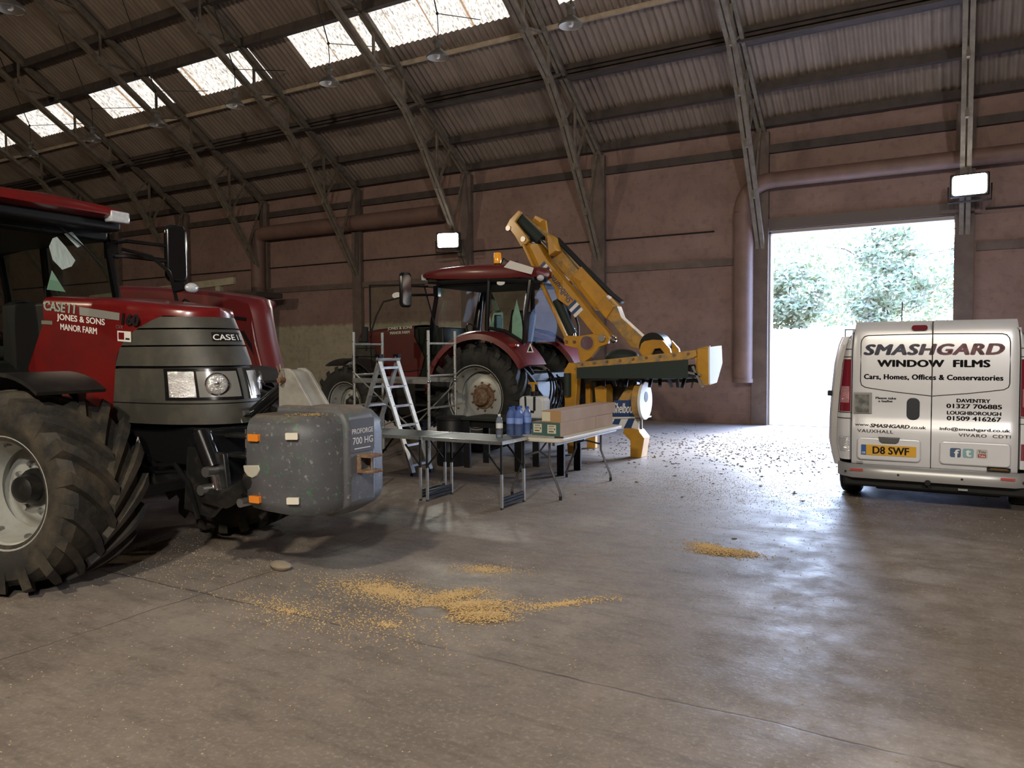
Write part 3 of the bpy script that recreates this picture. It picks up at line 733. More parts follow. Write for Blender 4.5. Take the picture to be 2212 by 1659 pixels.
    h.bar((-.5, 0, 1.1), (-1.05, 0, 1.15), .06, .06); h.cbox((-.55, 0, .95), (.2, .7, .5)); h.build('rear_linkage', IRON, t)
    return t

# ------------------------------------------------------------------ the near tractor, nose to the right
T1 = tractor('large red tractor in the foreground, nose to the right, carrying a grey weight block', (-8.13, 3.74, 0), R(3.0), RED, True)
SY = -.3985
def t1text(nm, body, m, x, z, w, h, sl=-.10, **kw):
    return text(nm, body, m, T1, (x, SY, z), (1, 0, sl), (-sl*.0, 0, 1), w, h, **kw)
t1text('farm_lettering', 'JONES & SONS', WHITEL, 2.00, 1.868, .575, .060, bold=.05)
t1text('farm_lettering', 'MANOR FARM', WHITEL, 2.04, 1.802, .44, .048, bold=.05)
t1text('maker_badge', 'CASE I I', mat('green_silver_badge', (.42, .55, .48), .3, .3), 1.84, 1.962, .39, .072, sl=-.11, shear=.15, bold=.07)
t1text('model_number', '160', BLACKL, 2.765, 1.832, .185, .080, sl=-.11, shear=.2, bold=.11)
t1text('model_letters', 'CVX', SILVL, 2.70, 1.800, .08, .026, sl=-.11, shear=.15)
MB().prism([(2.28, 1.908), (2.74, 1.857), (2.745, 1.912), (2.28, 1.972)], SY-.001, SY, 'xz').build('silver_stripe', mat('stripe_silver', (.36, .36, .33), .35, .3), T1, smooth=0)
MB().prism([(1.80, 1.85), (1.94, 1.842), (1.94, 1.872), (1.80, 1.88)], SY-.001, SY, 'xz').build('small_badge', mat('badge_grey', (.17, .18, .14), .4), T1, smooth=0)
st_ = MB().prism([(2.715, 1.705), (2.865, 1.695), (2.865, 1.772), (2.715, 1.782)], SY-.001, SY, 'xz').build('sticker', WHITEL, T1, smooth=0)
MB().prism([(2.728, 1.718), (2.79, 1.714), (2.79, 1.766), (2.728, 1.770)], SY-.002, SY-.001, 'xz').build('sticker_print', RED, st_, smooth=0)
MB().prism([(2.805, 1.714), (2.85, 1.711), (2.85, 1.724), (2.805, 1.727)], SY-.002, SY-.001, 'xz').build('sticker_print', BLACKL, st_, smooth=0)
# badge on the nose
p0, p1 = V(nose_pt(-.19, 1.725, .008)), V(nose_pt(.19, 1.725, .008))
nose_patch(-.20, .20, 1.70, 1.765, .005, 8, 2, .004).build('nose_badge', BLACKL, T1)
bt = text('nose_lettering', 'CASE I I', WHITEL, T1, p0+V((0, .0, -.018)), p1-p0, (0, 0, 1), (p1-p0).length*.96, .042, shear=.1, bold=.04)
for v in bt.data.vertices:
    pp = -.19+.38*((v.co.y-p0.y)/(p1.y-p0.y)); v.co = V(nose_pt(pp, v.co.z, .010))
# warning triangle decal on the front frame
tri = MB().prism([(2.72, .86), (2.84, .86), (2.78, .985)], -.304, -.3005).build('warning_decal', WHITEL, T1, smooth=0)
MB().prism([(2.745, .872), (2.815, .872), (2.78, .945)], -.306, -.304).build('decal_print', mat('decal_grey', (.08, .08, .08), .5), tri, smooth=0)
# work lamp and bracket standing by the far front corner of the cab
wl = bpy.data.objects.new('bracket_lamp', None); COL.objects.link(wl); wl.parent = T1
MB().tube([(1.16, .80, 2.62), (1.38, .95, 2.55), (1.52, 1.04, 2.40), (1.55, 1.06, 2.25), (1.62, 1.06, 2.02)], .017, 8).build('bracket', BLACKG, wl)
MB().prism([(1.53, 2.30), (1.72, 2.30), (1.76, 2.24), (1.72, 2.22), (1.56, 2.20)], 1.04, 1.09).build('bracket_plate', BLACK, wl, bevel=.01)
MB().ball((1.80, 1.06, 2.235), (.045, .075, .05), 14, 8).build('lamp', LENSW, wl)
MB().tube([(1.62, 1.06, 2.08), (1.70, 1.06, 2.13), (1.78, 1.05, 2.10), (1.82, 1.05, 2.03)], .008, 6).build('cable', BLACK, wl)
MB().prism(rrect(1.78, 1.95, 1.99, 2.06, .02), 1.00, 1.03).build('small_mirror', CHROME, wl, bevel=.006)

# front linkage
fl = bpy.data.objects.new('front_linkage', None); COL.objects.link(fl); fl.parent = T1
MB().box(3.40, 3.60, -.34, .34, .66, 1.08).build('linkage_frame', BLACKG, fl, bevel=.02)
for sd in (-1, 1):
    MB().prism([(3.35, .50), (3.62, .46), (3.80, .62), (3.76, .92), (3.40, .95)], sd*.36-.02, sd*.36+.02).build('side_plate', IRON, fl, bevel=.008)
    a_ = MB(); a_.tube([(3.58, sd*.38, .62), (3.82, sd*.42, .62), (4.02, sd*.43, .72)], [.06, .065, .055], 10); a_.ball((4.07, sd*.43, .76), (.075, .04, .085), 12, 8); a_.build('lower_link', IRON, fl)
    hk = MB().prism([(4.04, .87), (4.05, .83), (4.08, .80), (4.12, .79), (4.16, .81), (4.19, .85), (4.18, .88)], sd*.47-.006, sd*.47+.006); hk.build('link_hook', mat('cream_hook', (.45, .43, .36), .5), fl, bevel=.01)
    MB().cyl((3.54, sd*.38, 1.06), (3.66, sd*.38, .82), .065, 16).build('lift_cylinder', BLACKG, fl)
    MB().cyl((3.66, sd*.38, .82), (3.70, sd*.38, .66), .035, 12).build('cylinder_rod', CHROME, fl)
    for x, z in ((3.68, .80), (3.63, .67)): MB().cyl((x, sd*.36, z), (x, sd*.47, z), .036, 14).build('pin', STEEL, fl, smooth=40)
cl = MB().cbox((3.70, -.16, 1.02), (.22, .12, .03)).cbox((3.70, -.16, .88), (.22, .12, .03)); cl.build('tow_clevis', IRON, fl, bevel=.01)
MB().cyl((3.75, -.16, .80), (3.75, -.16, 1.07), .014, 8).build('clevis_pin', CHROME, fl)
ch = MB()
for i in range(6):
    c = V((3.81, -.19, 1.05-.05*i)); ch.tube([c+V((.012*math.cos(a)*(i % 2), .012*math.cos(a)*((i+1) % 2), .026*math.sin(a))) for a in [2*PI*q/8 for q in range(8)]], .004, 5, closed=True)
ch.build('chain', STEEL, fl)
hs = MB()
hs.tube([(2.9, -.33, .86), (3.1, -.40, .80), (3.3, -.40, .82), (3.45, -.42, .70), (3.52, -.40, .45)], .018, 7)
hs.tube([(2.8, -.30, .80), (3.05, -.36, .74), (3.3, -.36, .77), (3.44, -.36, .62)], .018, 7)
hs.tube([(3.45, -.2, 1.0), (3.55, -.3, .88), (3.5, -.33, .7)], .014, 7); hs.build('hydraulic_hose', BLACKG, fl)
tl = MB().cyl((3.62, .03, 1.16), (4.02, .03, 1.42), .045, 12); tl.build('top_link', BLACKG, fl)
pn = MB(); pn.tube([(3.50, .03, 1.08), (3.62, .03, 1.14)], .03, 8); pn.cyl((3.55, -.08, 1.12), (3.55, .14, 1.12), .024, 10); pn.cyl((3.62, -.06, 1.17), (3.62, .12, 1.17), .02, 10)
pn.tube([(3.52, -.06, 1.10), (3.58, -.07, 1.20), (3.62, -.07, 1.10)], .006, 5); pn.build('link_pin', STEEL, fl)

# window film pieces and a green triangle resting inside the windscreen
FILM = mat('film_sheet', (.50, .58, .55), .35, col2=(.36, .44, .42), nscale=9, stretch=(1, 6, 1))
def screen_pt(u, z):
    k_ = (z-1.5)/(2.76-1.5); b_ = .10*(1-u*u)
    x = A_[0]+(B_[0]-A_[0])*k_ + .04*math.sin(PI*k_) + b_; return (x, u*(.66+.075*k_), z)
A_, B_ = (1.30, 1.5), (1.02, 2.76)
def film(nm, pts, m):
    front = [screen_pt(u, z) for u, z in pts]; n = len(front)
    return MB().add([V(p)+V((-.012, 0, 0)) for p in front]+[V(p)+V((-.016, 0, 0)) for p in front], [tuple(range(n)), tuple(range(2*n-1, n-1, -1))]+[(i, (i+1) % n, n+(i+1) % n, n+i) for i in range(n)]).build(nm, m, T1, smooth=0)
film('film_piece', [(.18, 2.64), (.24, 2.66), (.33, 2.58), (.43, 2.46), (.36, 2.40), (.22, 2.36), (.12, 2.44), (.11, 2.56)], FILM)
film('film_piece', [(.35, 2.70), (.47, 2.73), (.60, 2.62), (.50, 2.585)], FILM)
film('triangle_decal', [(-.03, 2.17), (.21, 2.16), (.08, 2.345)], mat('green_triangle', (.20, .34, .25), .5))
MB().tube([(1.155, .12, 2.80), (1.20, .40, 2.58), (1.21, .56, 2.42)], .008, 5).build('wiper', BLACK, T1)

# ------------------------------------------------------------------ the far tractor, nose to the left
T2 = tractor('red tractor facing left behind the scaffold, with open cab door and amber beacon', (-6.60, 11.45, 0), PI, RED2, False)
text('farm_lettering', 'JONES & SONS', WHITEL, T2, (2.42, .3985, 1.985), (-1, 0, .03), (0, 0, 1), .56, .06, bold=.05)
text('farm_lettering', 'MANOR FARM', WHITEL, T2, (2.36, .3985, 1.915), (-1, 0, .03), (0, 0, 1), .44, .05, bold=.05)
bc = MB().cyl((-.03, .55, 3.0), (-.03, .55, 3.05), .06, 14); bo_ = bc.build('beacon_base', BLACK, T2)
MB().lathe([(.062, 0), (.066, .03), (.06, .16), (.05, .175), (0, .18)], (-.03, .55, 3.04), n=20).build('beacon', mat('amber_beacon', (.85, .32, .02), .15, coat=1, emit=(1, .4, .03), estr=.25), bo_)
MB().ball((-.03, .55, 3.11), (.03, .03, .045), 10, 8).build('beacon_core', mat('beacon_red', (.25, .03, .01), .3), bo_)
npl = MB().prism([(-.30, 2.94), (-.80, 2.80), (-.84, 2.90), (-.42, 3.04)], .80, .815).build('plate_board', WHITEL, T2, smooth=0)
MB().tube([(-.15, .66, 3.0), (-.22, .68, 3.1), (-.30, .70, 3.04), (-.5, .73, 3.02), (-.7, .74, 2.86)], .008, 6).build('plate_cable', BLACK, T2)
MB().lathe([(0, -.006), (.075, -.006), (.075, 0), (0, 0)], axis='y', n=20).move(MX.Translation((-.22, .775, 2.70)) @ MX.Scale(.55, 4, (0, 0, 1))).build('oval_sticker', WHITEL, T2)
FILM2 = mat('film_sheet_pale', (.42, .62, .56), .4, col2=(.30, .46, .42), nscale=6)
MB().prism([(.95, 1.55), (.62, 1.55), (.62, 2.30), (.70, 2.36), (.86, 2.70), (.92, 2.70), (.80, 2.36), (.88, 2.1)], -.70, -.694).build('film_piece', FILM2, T2, smooth=0)
MB().prism([(-.40, 1.80), (-.62, 1.78), (-.58, 2.1), (-.50, 2.42), (-.42, 2.15)], .744, .75).build('film_piece', FILM2, T2, smooth=0)
tr2 = MB().prism([(-.92, 1.58), (-1.04, 1.58), (-.98, 1.72)], 1.185, 1.19).build('warning_decal', WHITEL, T2, smooth=0)
MB().prism([(-.945, 1.595), (-1.015, 1.595), (-.98, 1.68)], 1.19, 1.192).build('decal_print', BLACKL, tr2, smooth=0)
rl = MB()
for q in range(10):
    x = -.75-.06*q; rl.tube(elbow((x, .2+.05*(q % 3), 1.3-.03*q), (x-.22, .3, 1.0), (x-.03, .35, .6), 8), .015, 6)
rl.build('rear_hoses', BLACKG, T2)

# ------------------------------------------------------------------ the third red machine between them
m3 = thing('red_machine', 'dark red machine with a long sloping hood and black vent slots, behind the foreground tractor', 'machine', (-9.8, 6.15, 0))
secs = []
for y, bl, dz in ((0, -.02, -.05), (.03, .0, -.015), (.10, .045, 0), (.2, .05, .01), (.32, -.03, .01), (.44, -.16, 0), (.52, -.30, -.02), (.56, -.42, -.06)):
    front = [(2.76, 2.22), (2.82, 2.12), (2.84, 2.0), (2.90, 1.74), (3.0, 1.42), (3.06, 1.30), (3.08, 1.16)]
    up = [(.18, 2.50), (1.2, 2.43), (2.0, 2.35), (2.5, 2.28)]
    secs.append([(x, y, z+dz) for x, z in up]+[(x+bl*(.4 if z > 2.15 else 1), y, z+dz*(1 if z > 2 else 0)) for x, z in front]+[(2.7, y, 1.14), (.18, y, 1.15), (.18, y, 2.50+dz)])
h3 = MB().grid(secs); n3_ = len(secs[0])-1
for sct in (secs[0], secs[-1]): h3.add(sct[:n3_], [tuple(range(n3_))])
h3.build('hood', RED2, m3, smooth=40)
MB().prism([(2.82, 2.0), (2.89, 1.72), (2.99, 1.42), (3.06, 1.18), (2.98, 1.16), (2.90, 1.42), (2.81, 1.72)], -.035, .0).build('corner_rib', RED2, m3, bevel=.025)
for pts in ([(2.42, 2.045), (2.72, 2.01), (2.72, 1.975), (2.42, 2.01)], [(2.62, 1.86), (2.67, 1.86), (2.87, 1.60), (2.85, 1.555)]):
    MB().prism(pts, -.012, .02).build('vent_slot', BLACK, m3, smooth=0)
MB().box(.2, 2.7, .1, .46, .55, 1.15).build('chassis', IRON, m3, bevel=.03)
MB().cyl((2.0, -.1, .55), (2.0, .7, .55), .08, 12).cyl((.4, -.1, .55), (.4, .7, .55), .08, 12).build('axle', IRON, m3)
for x in (.4, 2.0):
    for y, f in ((-.20, -1), (.80, 1)): wheel(m3, (x, y, .56), .56, .36, .30, 16, f, 0, RUBBERC)
# ------------------------------------------------------------------ front weight block, carried on the tractor's linkage
WT = mat('weight_grey', (.118, .122, .138), .5, col2=(.16, .165, .17), nscale=7, lo=.4, hi=.75, rough2=.62)
def weight_material():
    m, t, p, ln = node_mat('worn_grey_paint')
    co = t.nodes.new('ShaderNodeTexCoord').outputs['Object']
    n1 = noise(t, co, 4, 5); n2 = noise(t, co, 26, 6, .75); n3 = noise(t, co, 9, 4); s = N(t, 'SeparateXYZ'); ln(co, s.inputs[0])
    c = ramp(t, n1, [(.35, (.072, .074, .083)), (.7, (.104, .106, .116))])
    c = mixc(t, ramp(t, n2, [(.585, (0, 0, 0)), (.66, (.9, .9, .9))]), c, (.26, .27, .26))
    c = mixc(t, math_(t, 'MULTIPLY', ramp(t, n2, [(.54, (0, 0, 0)), (.60, (1, 1, 1))]), ramp(t, n3, [(.5, (0, 0, 0)), (.62, (1, 1, 1))])), c, (.055, .16, .085))
    g = N(t, 'NewGeometry'); sn = N(t, 'SeparateXYZ'); ln(g.outputs['Normal'], sn.inputs[0])
    c = mixc(t, math_(t, 'MULTIPLY', ramp(t, sn.outputs[2], [(.6, (0, 0, 0)), (.9, (1, 1, 1))]), ramp(t, n3, [(.35, (.2, .2, .2)), (.6, (.75, .75, .75))])), c, (.20, .155, .105))
    ln(c, p.inputs['Base Color']); p.inputs['Roughness'].default_value = .5
    b = N(t, 'Bump'); b.inputs['Strength'].default_value = .25; b.inputs['Distance'].default_value = .006; ln(n2, b.inputs['Height']); ln(b.outputs[0], p.inputs['Normal'])
    return m
WTM = weight_material()
wo = T1.matrix_basis if False else None
yaw = R(3.0); fx, fy = math.cos(yaw), math.sin(yaw)
WX = 4.62
W1 = thing('weight_block', 'grey cast front weight block with orange and white reflectors hanging before the near tractor', 'weight', (-8.13+WX*fx, 3.74+WX*fy, 0), yaw)
def half(sd):
    pts = [(-.62, .10), (-.62, .40), (-.56, .46), (-.40, .475), (-.22, .46), (-.10, .40), (-.02, .28), (.0, .12)]
    pts = [(x, sd*y) for x, y in pts]
    lev = []
    for z, k, sh in ((.545, .90, .05), (.59, .975, .0), (.64, 1, 0), (1.05, 1, 0), (1.12, .985, 0), (1.165, .93, .02), (1.20, .84, .05)):
        lev.append([(-.30+(x+.30)*k - (.0 if k > .95 else .02), y*(k if abs(y) > .2 else 1), z + (.04*(1-(x+.62)/.62) if z < .6 else 0)) for x, y in pts])
    m = MB().grid(lev)
    n = len(pts); m.add(lev[0], [tuple(range(n))]); m.add(lev[-1], [tuple(range(n))])
    m.add([p for l in lev for p in (l[0], l[-1])], [(2*i, 2*i+1, 2*i+3, 2*i+2) for i in range(len(lev)-1)])
    return m
for sd in (-1, 1): half(sd).build('casting', WTM, W1, smooth=38)
MB().prism([(-.62, .52), (-.12, .50), (.03, .58), (.035, 1.13), (.0, 1.21), (-.08, 1.245), (-.60, 1.245)], -.155, .155).build('centre_casting', WTM, W1, bevel=.035, seg=3)
MB().prism(rrect(-.125, .125, .94, 1.165, .015), .034, .038, 'yz').build('name_plate', mat('plate_grey', (.085, .088, .105), .45), W1, smooth=0)
text('raised_lettering', 'PROFORGE', WHITEL, W1, (.0385, -.112, 1.065), (0, 1, 0), (0, 0, 1), .225, .034, bold=.012, ext=.002)
text('raised_lettering', '700 HG', WHITEL, W1, (.0385, -.105, .995), (0, 1, 0), (0, 0, 1), .215, .046, bold=.012)
MB().box(.038, .0395, -.09, .08, .962, .968).build('plate_line', WHITEL, W1, smooth=0)
hb = MB(); hb.box(.03, .15, -.06, .07, .905, .925).box(.03, .15, -.06, .07, .80, .82); hb.box(.03, .06, -.06, -.045, .81, .92).box(.03, .06, .055, .07, .81, .92)
hb.build('towing_jaw', RUST, W1, smooth=0, bevel=.004)
MB().cyl((.11, .005, .79), (.11, .005, .935), .013, 8).build('jaw_pin', STEEL, W1)
OR = mat('amber_reflector', (.80, .24, .02), .25, coat=1, emit=(1, .3, .02), estr=.0); WR = mat('white_reflector', (.70, .66, .56), .3, coat=.5)
for x, z, m_ in ((-.47, 1.06, OR), (-.47, .655, OR)): MB().prism(rrect(x-.045, x+.045, z-.023, z+.023, .006), -.492, -.466).build('side_reflector', m_, W1, smooth=0)
for z in (1.08, .665): MB().prism(rrect(-.04, .04, -.022, .022, .006), -.012, .008).move(MX.Translation((-.17, -.452, z)) @ MX.Rotation(R(24), 4, 'Z')).build('front_reflector', WR, W1, smooth=0)
for z in (1.08, .66):
    MB().prism(rrect(-.045, .045, z-.03, z+.03, .006), -.012, .003, 'yz').move(MX.Translation((-.045, .312, 0)) @ MX.Rotation(R(27), 4, 'Z')).build('reflector_recess', BLACK, W1, smooth=0)
MASTM = mat('mast_grey', (.30, .29, .26), .5, col2=(.21, .20, .18), nscale=6)
ms = MB()
for y in (-.06, .10): ms.prism([(-.66, .60), (-.30, .60), (-.32, 1.22), (-.50, 1.47), (-.55, 1.50), (-.61, 1.50), (-.645, 1.45), (-.64, 1.36)], y-.014, y+.014)
ms.build('link_mast', MASTM, W1, bevel=.006)
MB().prism([(-.36, 1.24), (-.52, 1.47), (-.58, 1.49), (-.58, 1.46), (-.50, 1.40), (-.38, 1.22)], -.06, .10).build('mast_cover', MASTM, W1, smooth=40)
mp = MB().cyl((-.585, -.13, 1.42), (-.585, .16, 1.42), .018, 10); mp.tube([(-.585, -.12, 1.46), (-.60, -.13, 1.52), (-.57, -.13, 1.53), (-.56, -.12, 1.45)], .004, 5); mp.build('mast_pin', RUST, W1)
lk = MB()
for sd in (-1, 1): lk.cyl((-.60, sd*.40, .62), (-.60, sd*.49, .62), .03, 12)
lk.cyl((-.62, -.45, .62), (-.62, .45, .62), .02, 8); lk.build('lower_pins', STEEL, W1)
DUSTY = mat('spilt_grain_on_weight', (.42, .27, .09), .9)
gr = MB()
for i in range(60):
    x, y = rnd.gauss(-.22, .07), rnd.gauss(-.25, .07); gr.ball((x, y, 1.203), (.006, .004, .003), 5, 3)
tag(gr.build('spilt_grain', DUSTY, W1, smooth=0), kind='stuff')

# ------------------------------------------------------------------ hedge cutter on the far tractor
YEL = mat('cutter_yellow', (.54, .27, .022), .40, col2=(.43, .215, .03), nscale=5, coat=.2)
YELW = mat('cutter_yellow_worn', (.50, .27, .05), .55, col2=(.22, .17, .10), nscale=9, lo=.4, hi=.65)
RUBF = mat('rubber_flap', (.016, .026, .022), .7)
NAVY = mat('navy_decal', (.025, .06, .17), .4)
HX, HY = -5.0, 11.1
HC_ = thing('hedge_cutter', 'yellow hedge cutter with a folded arm and flail head behind the red tractor', 'hedge cutter', (HX, HY, 0))
def hp(nm, pts, y0, y1, m, bevel=.008, parent=HC_, **k):
    return MB().prism([(x-HX, z) for x, z in pts], y0-HY, y1-HY).build(nm, m, parent, bevel=bevel, **k)
BOOM = [(-6.19, 3.32), (-6.13, 3.37), (-5.93, 3.34), (-5.78, 3.09), (-5.14, 2.36), (-4.94, 2.12), (-4.70, 1.86), (-4.69, 1.76), (-4.78, 1.73), (-4.90, 1.80), (-5.26, 2.22), (-5.46, 2.35), (-5.58, 2.43), (-5.64, 2.61), (-5.83, 2.87), (-6.01, 2.99)]
bm_ = hp('main_boom', BOOM, 11.10, 11.30, YEL)
hp('elbow_plate', [(-6.47, 3.67), (-6.41, 3.76), (-6.24, 3.90), (-6.19, 3.86), (-6.31, 3.72), (-6.09, 3.46), (-6.05, 3.39), (-6.10, 3.34), (-6.20, 3.30), (-6.31, 3.48)], 11.02, 11.08, YEL)
hp('elbow_plate', [(-6.44, 3.67), (-6.24, 3.90), (-6.05, 3.80), (-6.0, 3.45), (-6.20, 3.30)], 11.60, 11.66, YEL)
DIP = [(-6.40, 3.90), (-5.80, 3.44), (-5.74, 3.35), (-5.22, 2.77), (-4.91, 2.42), (-4.67, 2.30), (-4.60, 2.12), (-4.27, 1.83), (-4.14, 1.73), (-4.18, 1.60), (-4.43, 1.65), (-4.52, 1.74), (-4.74, 2.01), (-4.98, 2.24), (-5.40, 2.64), (-5.86, 3.15), (-6.00, 3.30), (-6.20, 3.62)]
dp = hp('dipper_arm', DIP, 11.38, 11.58, YELW)
hp('dipper_collar', [(-5.46, 2.78), (-5.28, 2.96), (-4.82, 2.48), (-5.04, 2.24)], 11.36, 11.60, YEL, parent=HC_)
hp('dipper_sleeve', [(-5.02, 2.30), (-4.86, 2.46), (-4.70, 2.30), (-4.84, 2.10)], 11.34, 11.62, YEL)
def htube(nm, a, b, y, r, m, n=14, parent=HC_): return MB().cyl((a[0]-HX, y-HY, a[1]), (b[0]-HX, y-HY, b[1]), r, n).build(nm, m, parent)
MB().bar((-6.16-HX, 11.04-HY, 3.34), (-5.38-HX, 11.04-HY, 1.80), .05, .075, (0, 1, 0)).build('link_rod', YEL, HC_, bevel=.01)
htube('lift_ram', (-5.66, 2.42), (-5.37, 1.86), 11.24, .075, RUBF); htube('lift_ram_rod', (-5.37, 1.95), (-5.34, 1.78), 11.24, .035, CHROME)
htube('folding_ram', (-6.35, 3.80), (-5.93, 3.40), 11.22, .095, RUBF); htube('ram_rod', (-5.94, 3.41), (-5.72, 3.20), 11.22, .04, CHROME)
hp('ram_lug', [(-5.80, 3.50), (-5.72, 3.45), (-5.62, 3.22), (-5.76, 3.14)], 11.16, 11.40, YEL)
for q in range(4): MB().tube([(-5.78-HX, 11.40+.05*q-HY, 3.46), (-5.3-HX, 11.40+.05*q-HY, 2.98), (-4.80-HX, 11.42+.04*q-HY, 2.50), (-4.62-HX, 11.44+.03*q-HY, 2.36)], .026, 7).build('arm_hose', BLACK, HC_)
MB().tube([(-5.6-HX, 11.32-HY, 2.5), (-5.42-HX, 11.34-HY, 2.3), (-5.32-HX, 11.34-HY, 2.0), (-5.30-HX, 11.3-HY, 1.75)], .016, 6).build('arm_hose', BLACK, HC_)
base = hp('slew_bracket', [(-5.42, 1.79), (-5.36, 1.84), (-5.14, 1.83), (-4.90, 1.86), (-4.80, 1.84), (-4.70, 1.87), (-4.62, 1.80), (-4.66, 1.70), (-4.79, 1.66), (-4.93, 1.50), (-5.07, 1.41), (-5.13, 1.44), (-5.17, 1.63), (-5.39, 1.68)], 10.98, 11.06, YEL)
MB().lathe([(.105, -.012), (.118, -.012), (.118, .0), (.105, 0)], (-5.0-HX, 10.98-HY, 1.72), 'y', 24).build('bore_ring', YELW, base)
MB().lathe([(0, -.004), (.104, -.004)], (-5.0-HX, 10.98-HY, 1.72), 'y', 24).build('bore', CHROME, base)
htube('bore_tube', (-5.0, 1.72), (-5.0, 1.72001), 11.3, .1, CHROME) if False else None
for x, z in ((-5.36, 1.74), (-5.22, 1.74)): MB().cyl((x-HX, 10.96-HY, z), (x-HX, 11.0-HY, z), .026, 12).build('pivot_pin', RUST, base)
MB().cyl((-4.74-HX, 10.93-HY, 1.79), (-4.74-HX, 11.34-HY, 1.79), .055, 16).build('boom_pivot', STEEL, HC_)
MB().ball((-4.63-HX, 11.15-HY, 1.78), (.06, .10, .07), 14, 8).build('pivot_cap', CHROME, HC_)
for x, z, y in ((-6.43, 3.62, 11.0), (-6.15, 3.42, 11.0)): MB().cyl((x-HX, y-HY, z), (x-HX, 11.68-HY, z), .045, 14).build('elbow_pin', STEEL, HC_)
# boom decals: navy and white bars, lettering running down the boom
ang = math.atan2(1.83-3.09, -4.70+5.78); dx, dz = math.cos(ang), math.sin(ang); nx_, nz_ = -dz, dx
def boompt(s, t): return (-5.90+dx*s+nx_*t, 3.00+dz*s+nz_*t)
for s0, n_b in ((.02, 4), (.86, 4)):
    for q in range(n_b):
        a = s0+q*.055
        MB().prism([(x-HX, z) for x, z in (boompt(a, -.085), boompt(a+.055, -.085), boompt(a+.055, .10), boompt(a, .10))], 11.096-HY, 11.0995-HY).build('boom_stripe', NAVY if q % 2 == 0 else WHITEL, bm_, smooth=0)
p_ = boompt(.84, .075)
text('maker_lettering', 'Shelbourne', NAVY, bm_, (p_[0]-HX, 11.096-HY, p_[1]), (-dx, 0, -dz), (-nx_, 0, -nz_), .56, .11, shear=.3, bold=.02)
# head bracket, motor cover
hp('head_bracket', [(-4.16, 1.70), (-4.11, 1.74), (-3.98, 1.76), (-3.83, 1.75), (-3.71, 1.62), (-3.69, 1.53), (-3.78, 1.53), (-3.86, 1.63), (-3.96, 1.62), (-4.02, 1.50), (-4.12, 1.50), (-4.2, 1.58)], 11.10, 11.16, YEL)
hp('head_bracket', [(-4.16, 1.70), (-4.11, 1.74), (-3.98, 1.76), (-3.83, 1.75), (-3.71, 1.62), (-3.69, 1.50), (-4.2, 1.50)], 11.52, 11.58, YEL)
MB().cyl((-4.02-HX, 11.2-HY, 1.66), (-4.02-HX, 11.5-HY, 1.66), .21, 24).build('flail_motor_cover', BLACK, HC_)
htube('tilt_ram', (-4.2, 1.80), (-3.86, 1.60), 11.30, .04, CHROME)
MB().ball((-4.55-HX, 11.3-HY, 1.50), (.27, .22, .12), 18, 10).build('rear_roller_cover', RUBF, HC_)
# flail head
hp('head_hood', [(-4.92, 1.40), (-4.88, 1.43), (-3.10, 1.60), (-3.08, 1.52), (-3.20, 1.47), (-4.88, 1.34)], 10.36, 11.10, YELW)
for q in range(9):
    x = -4.8+.2*q; MB().cyl((x-HX, 10.335-HY, 1.395+.094*(x+4.88)), (x-HX, 10.37-HY, 1.395+.094*(x+4.88)), .018, 8).build('hood_bolt', RUST, HC_)
hp('front_flap', [(-4.88, 1.35), (-3.20, 1.47), (-3.20, 1.22), (-3.6, 1.205), (-4.2, 1.20), (-4.88, 1.19)], 10.34, 10.355, RUBF, bevel=0)
rows = []
for i in range(25):
    x = -4.9+1.75*i/24; rows.append((x, 1.11+.012*math.sin(i*2.1)+.02*(i/24)))
hp('rear_flap', [(-4.90, 1.24), (-3.16, 1.26)]+[(x, z) for x, z in rows[::-1]], 10.95, 10.97, RUBF, bevel=0)
MB().cyl((-4.85-HX, 10.70-HY, 1.24), (-3.14-HX, 10.70-HY, 1.30), .10, 14).build('flail_rotor', IRON, HC_)
fb = MB()
for q in range(12):
    x = -4.6+.125*q; a = .3*math.sin(q*1.7); fb.bar((x-HX, 10.70-HY, 1.22), (x-HX+.03*math.sin(q), 10.70-HY+a*.3, 1.065), .05, .02)
fb.build('flails', IRON, HC_)
hp('end_plate', [(-3.14, 1.57), (-3.06, 1.63), (-2.92, 1.66), (-2.90, 1.45), (-2.97, 1.17), (-3.04, 1.10), (-3.10, 1.30)], 10.40, 10.46, YELW)
MB().prism([(10.36-HY, 1.62), (11.05-HY, 1.62), (11.08-HY, 1.40), (10.8-HY, 1.14), (10.42-HY, 1.12), (10.34-HY, 1.40)], -3.08-HX, -2.92-HX, 'yz').build('side_skid', YEL, HC_, bevel=.012)
MB().bar((-3.14-HX, 10.36-HY, 1.38), (-3.0-HX, 10.36-HY, 1.10), .03, .03).bar((-3.24-HX, 10.36-HY, 1.30), (-3.02-HX, 10.36-HY, 1.26), .03, .03).build('skid_stay', STEEL, HC_)
MB().prism([(10.34-HY, 1.64), (10.95-HY, 1.66), (11.0-HY, 1.42), (10.7-HY, 1.16), (10.36-HY, 1.14)], -2.922-HX, -2.90-HX, 'yz').build('skid_face', WHITE, HC_, bevel=.004)
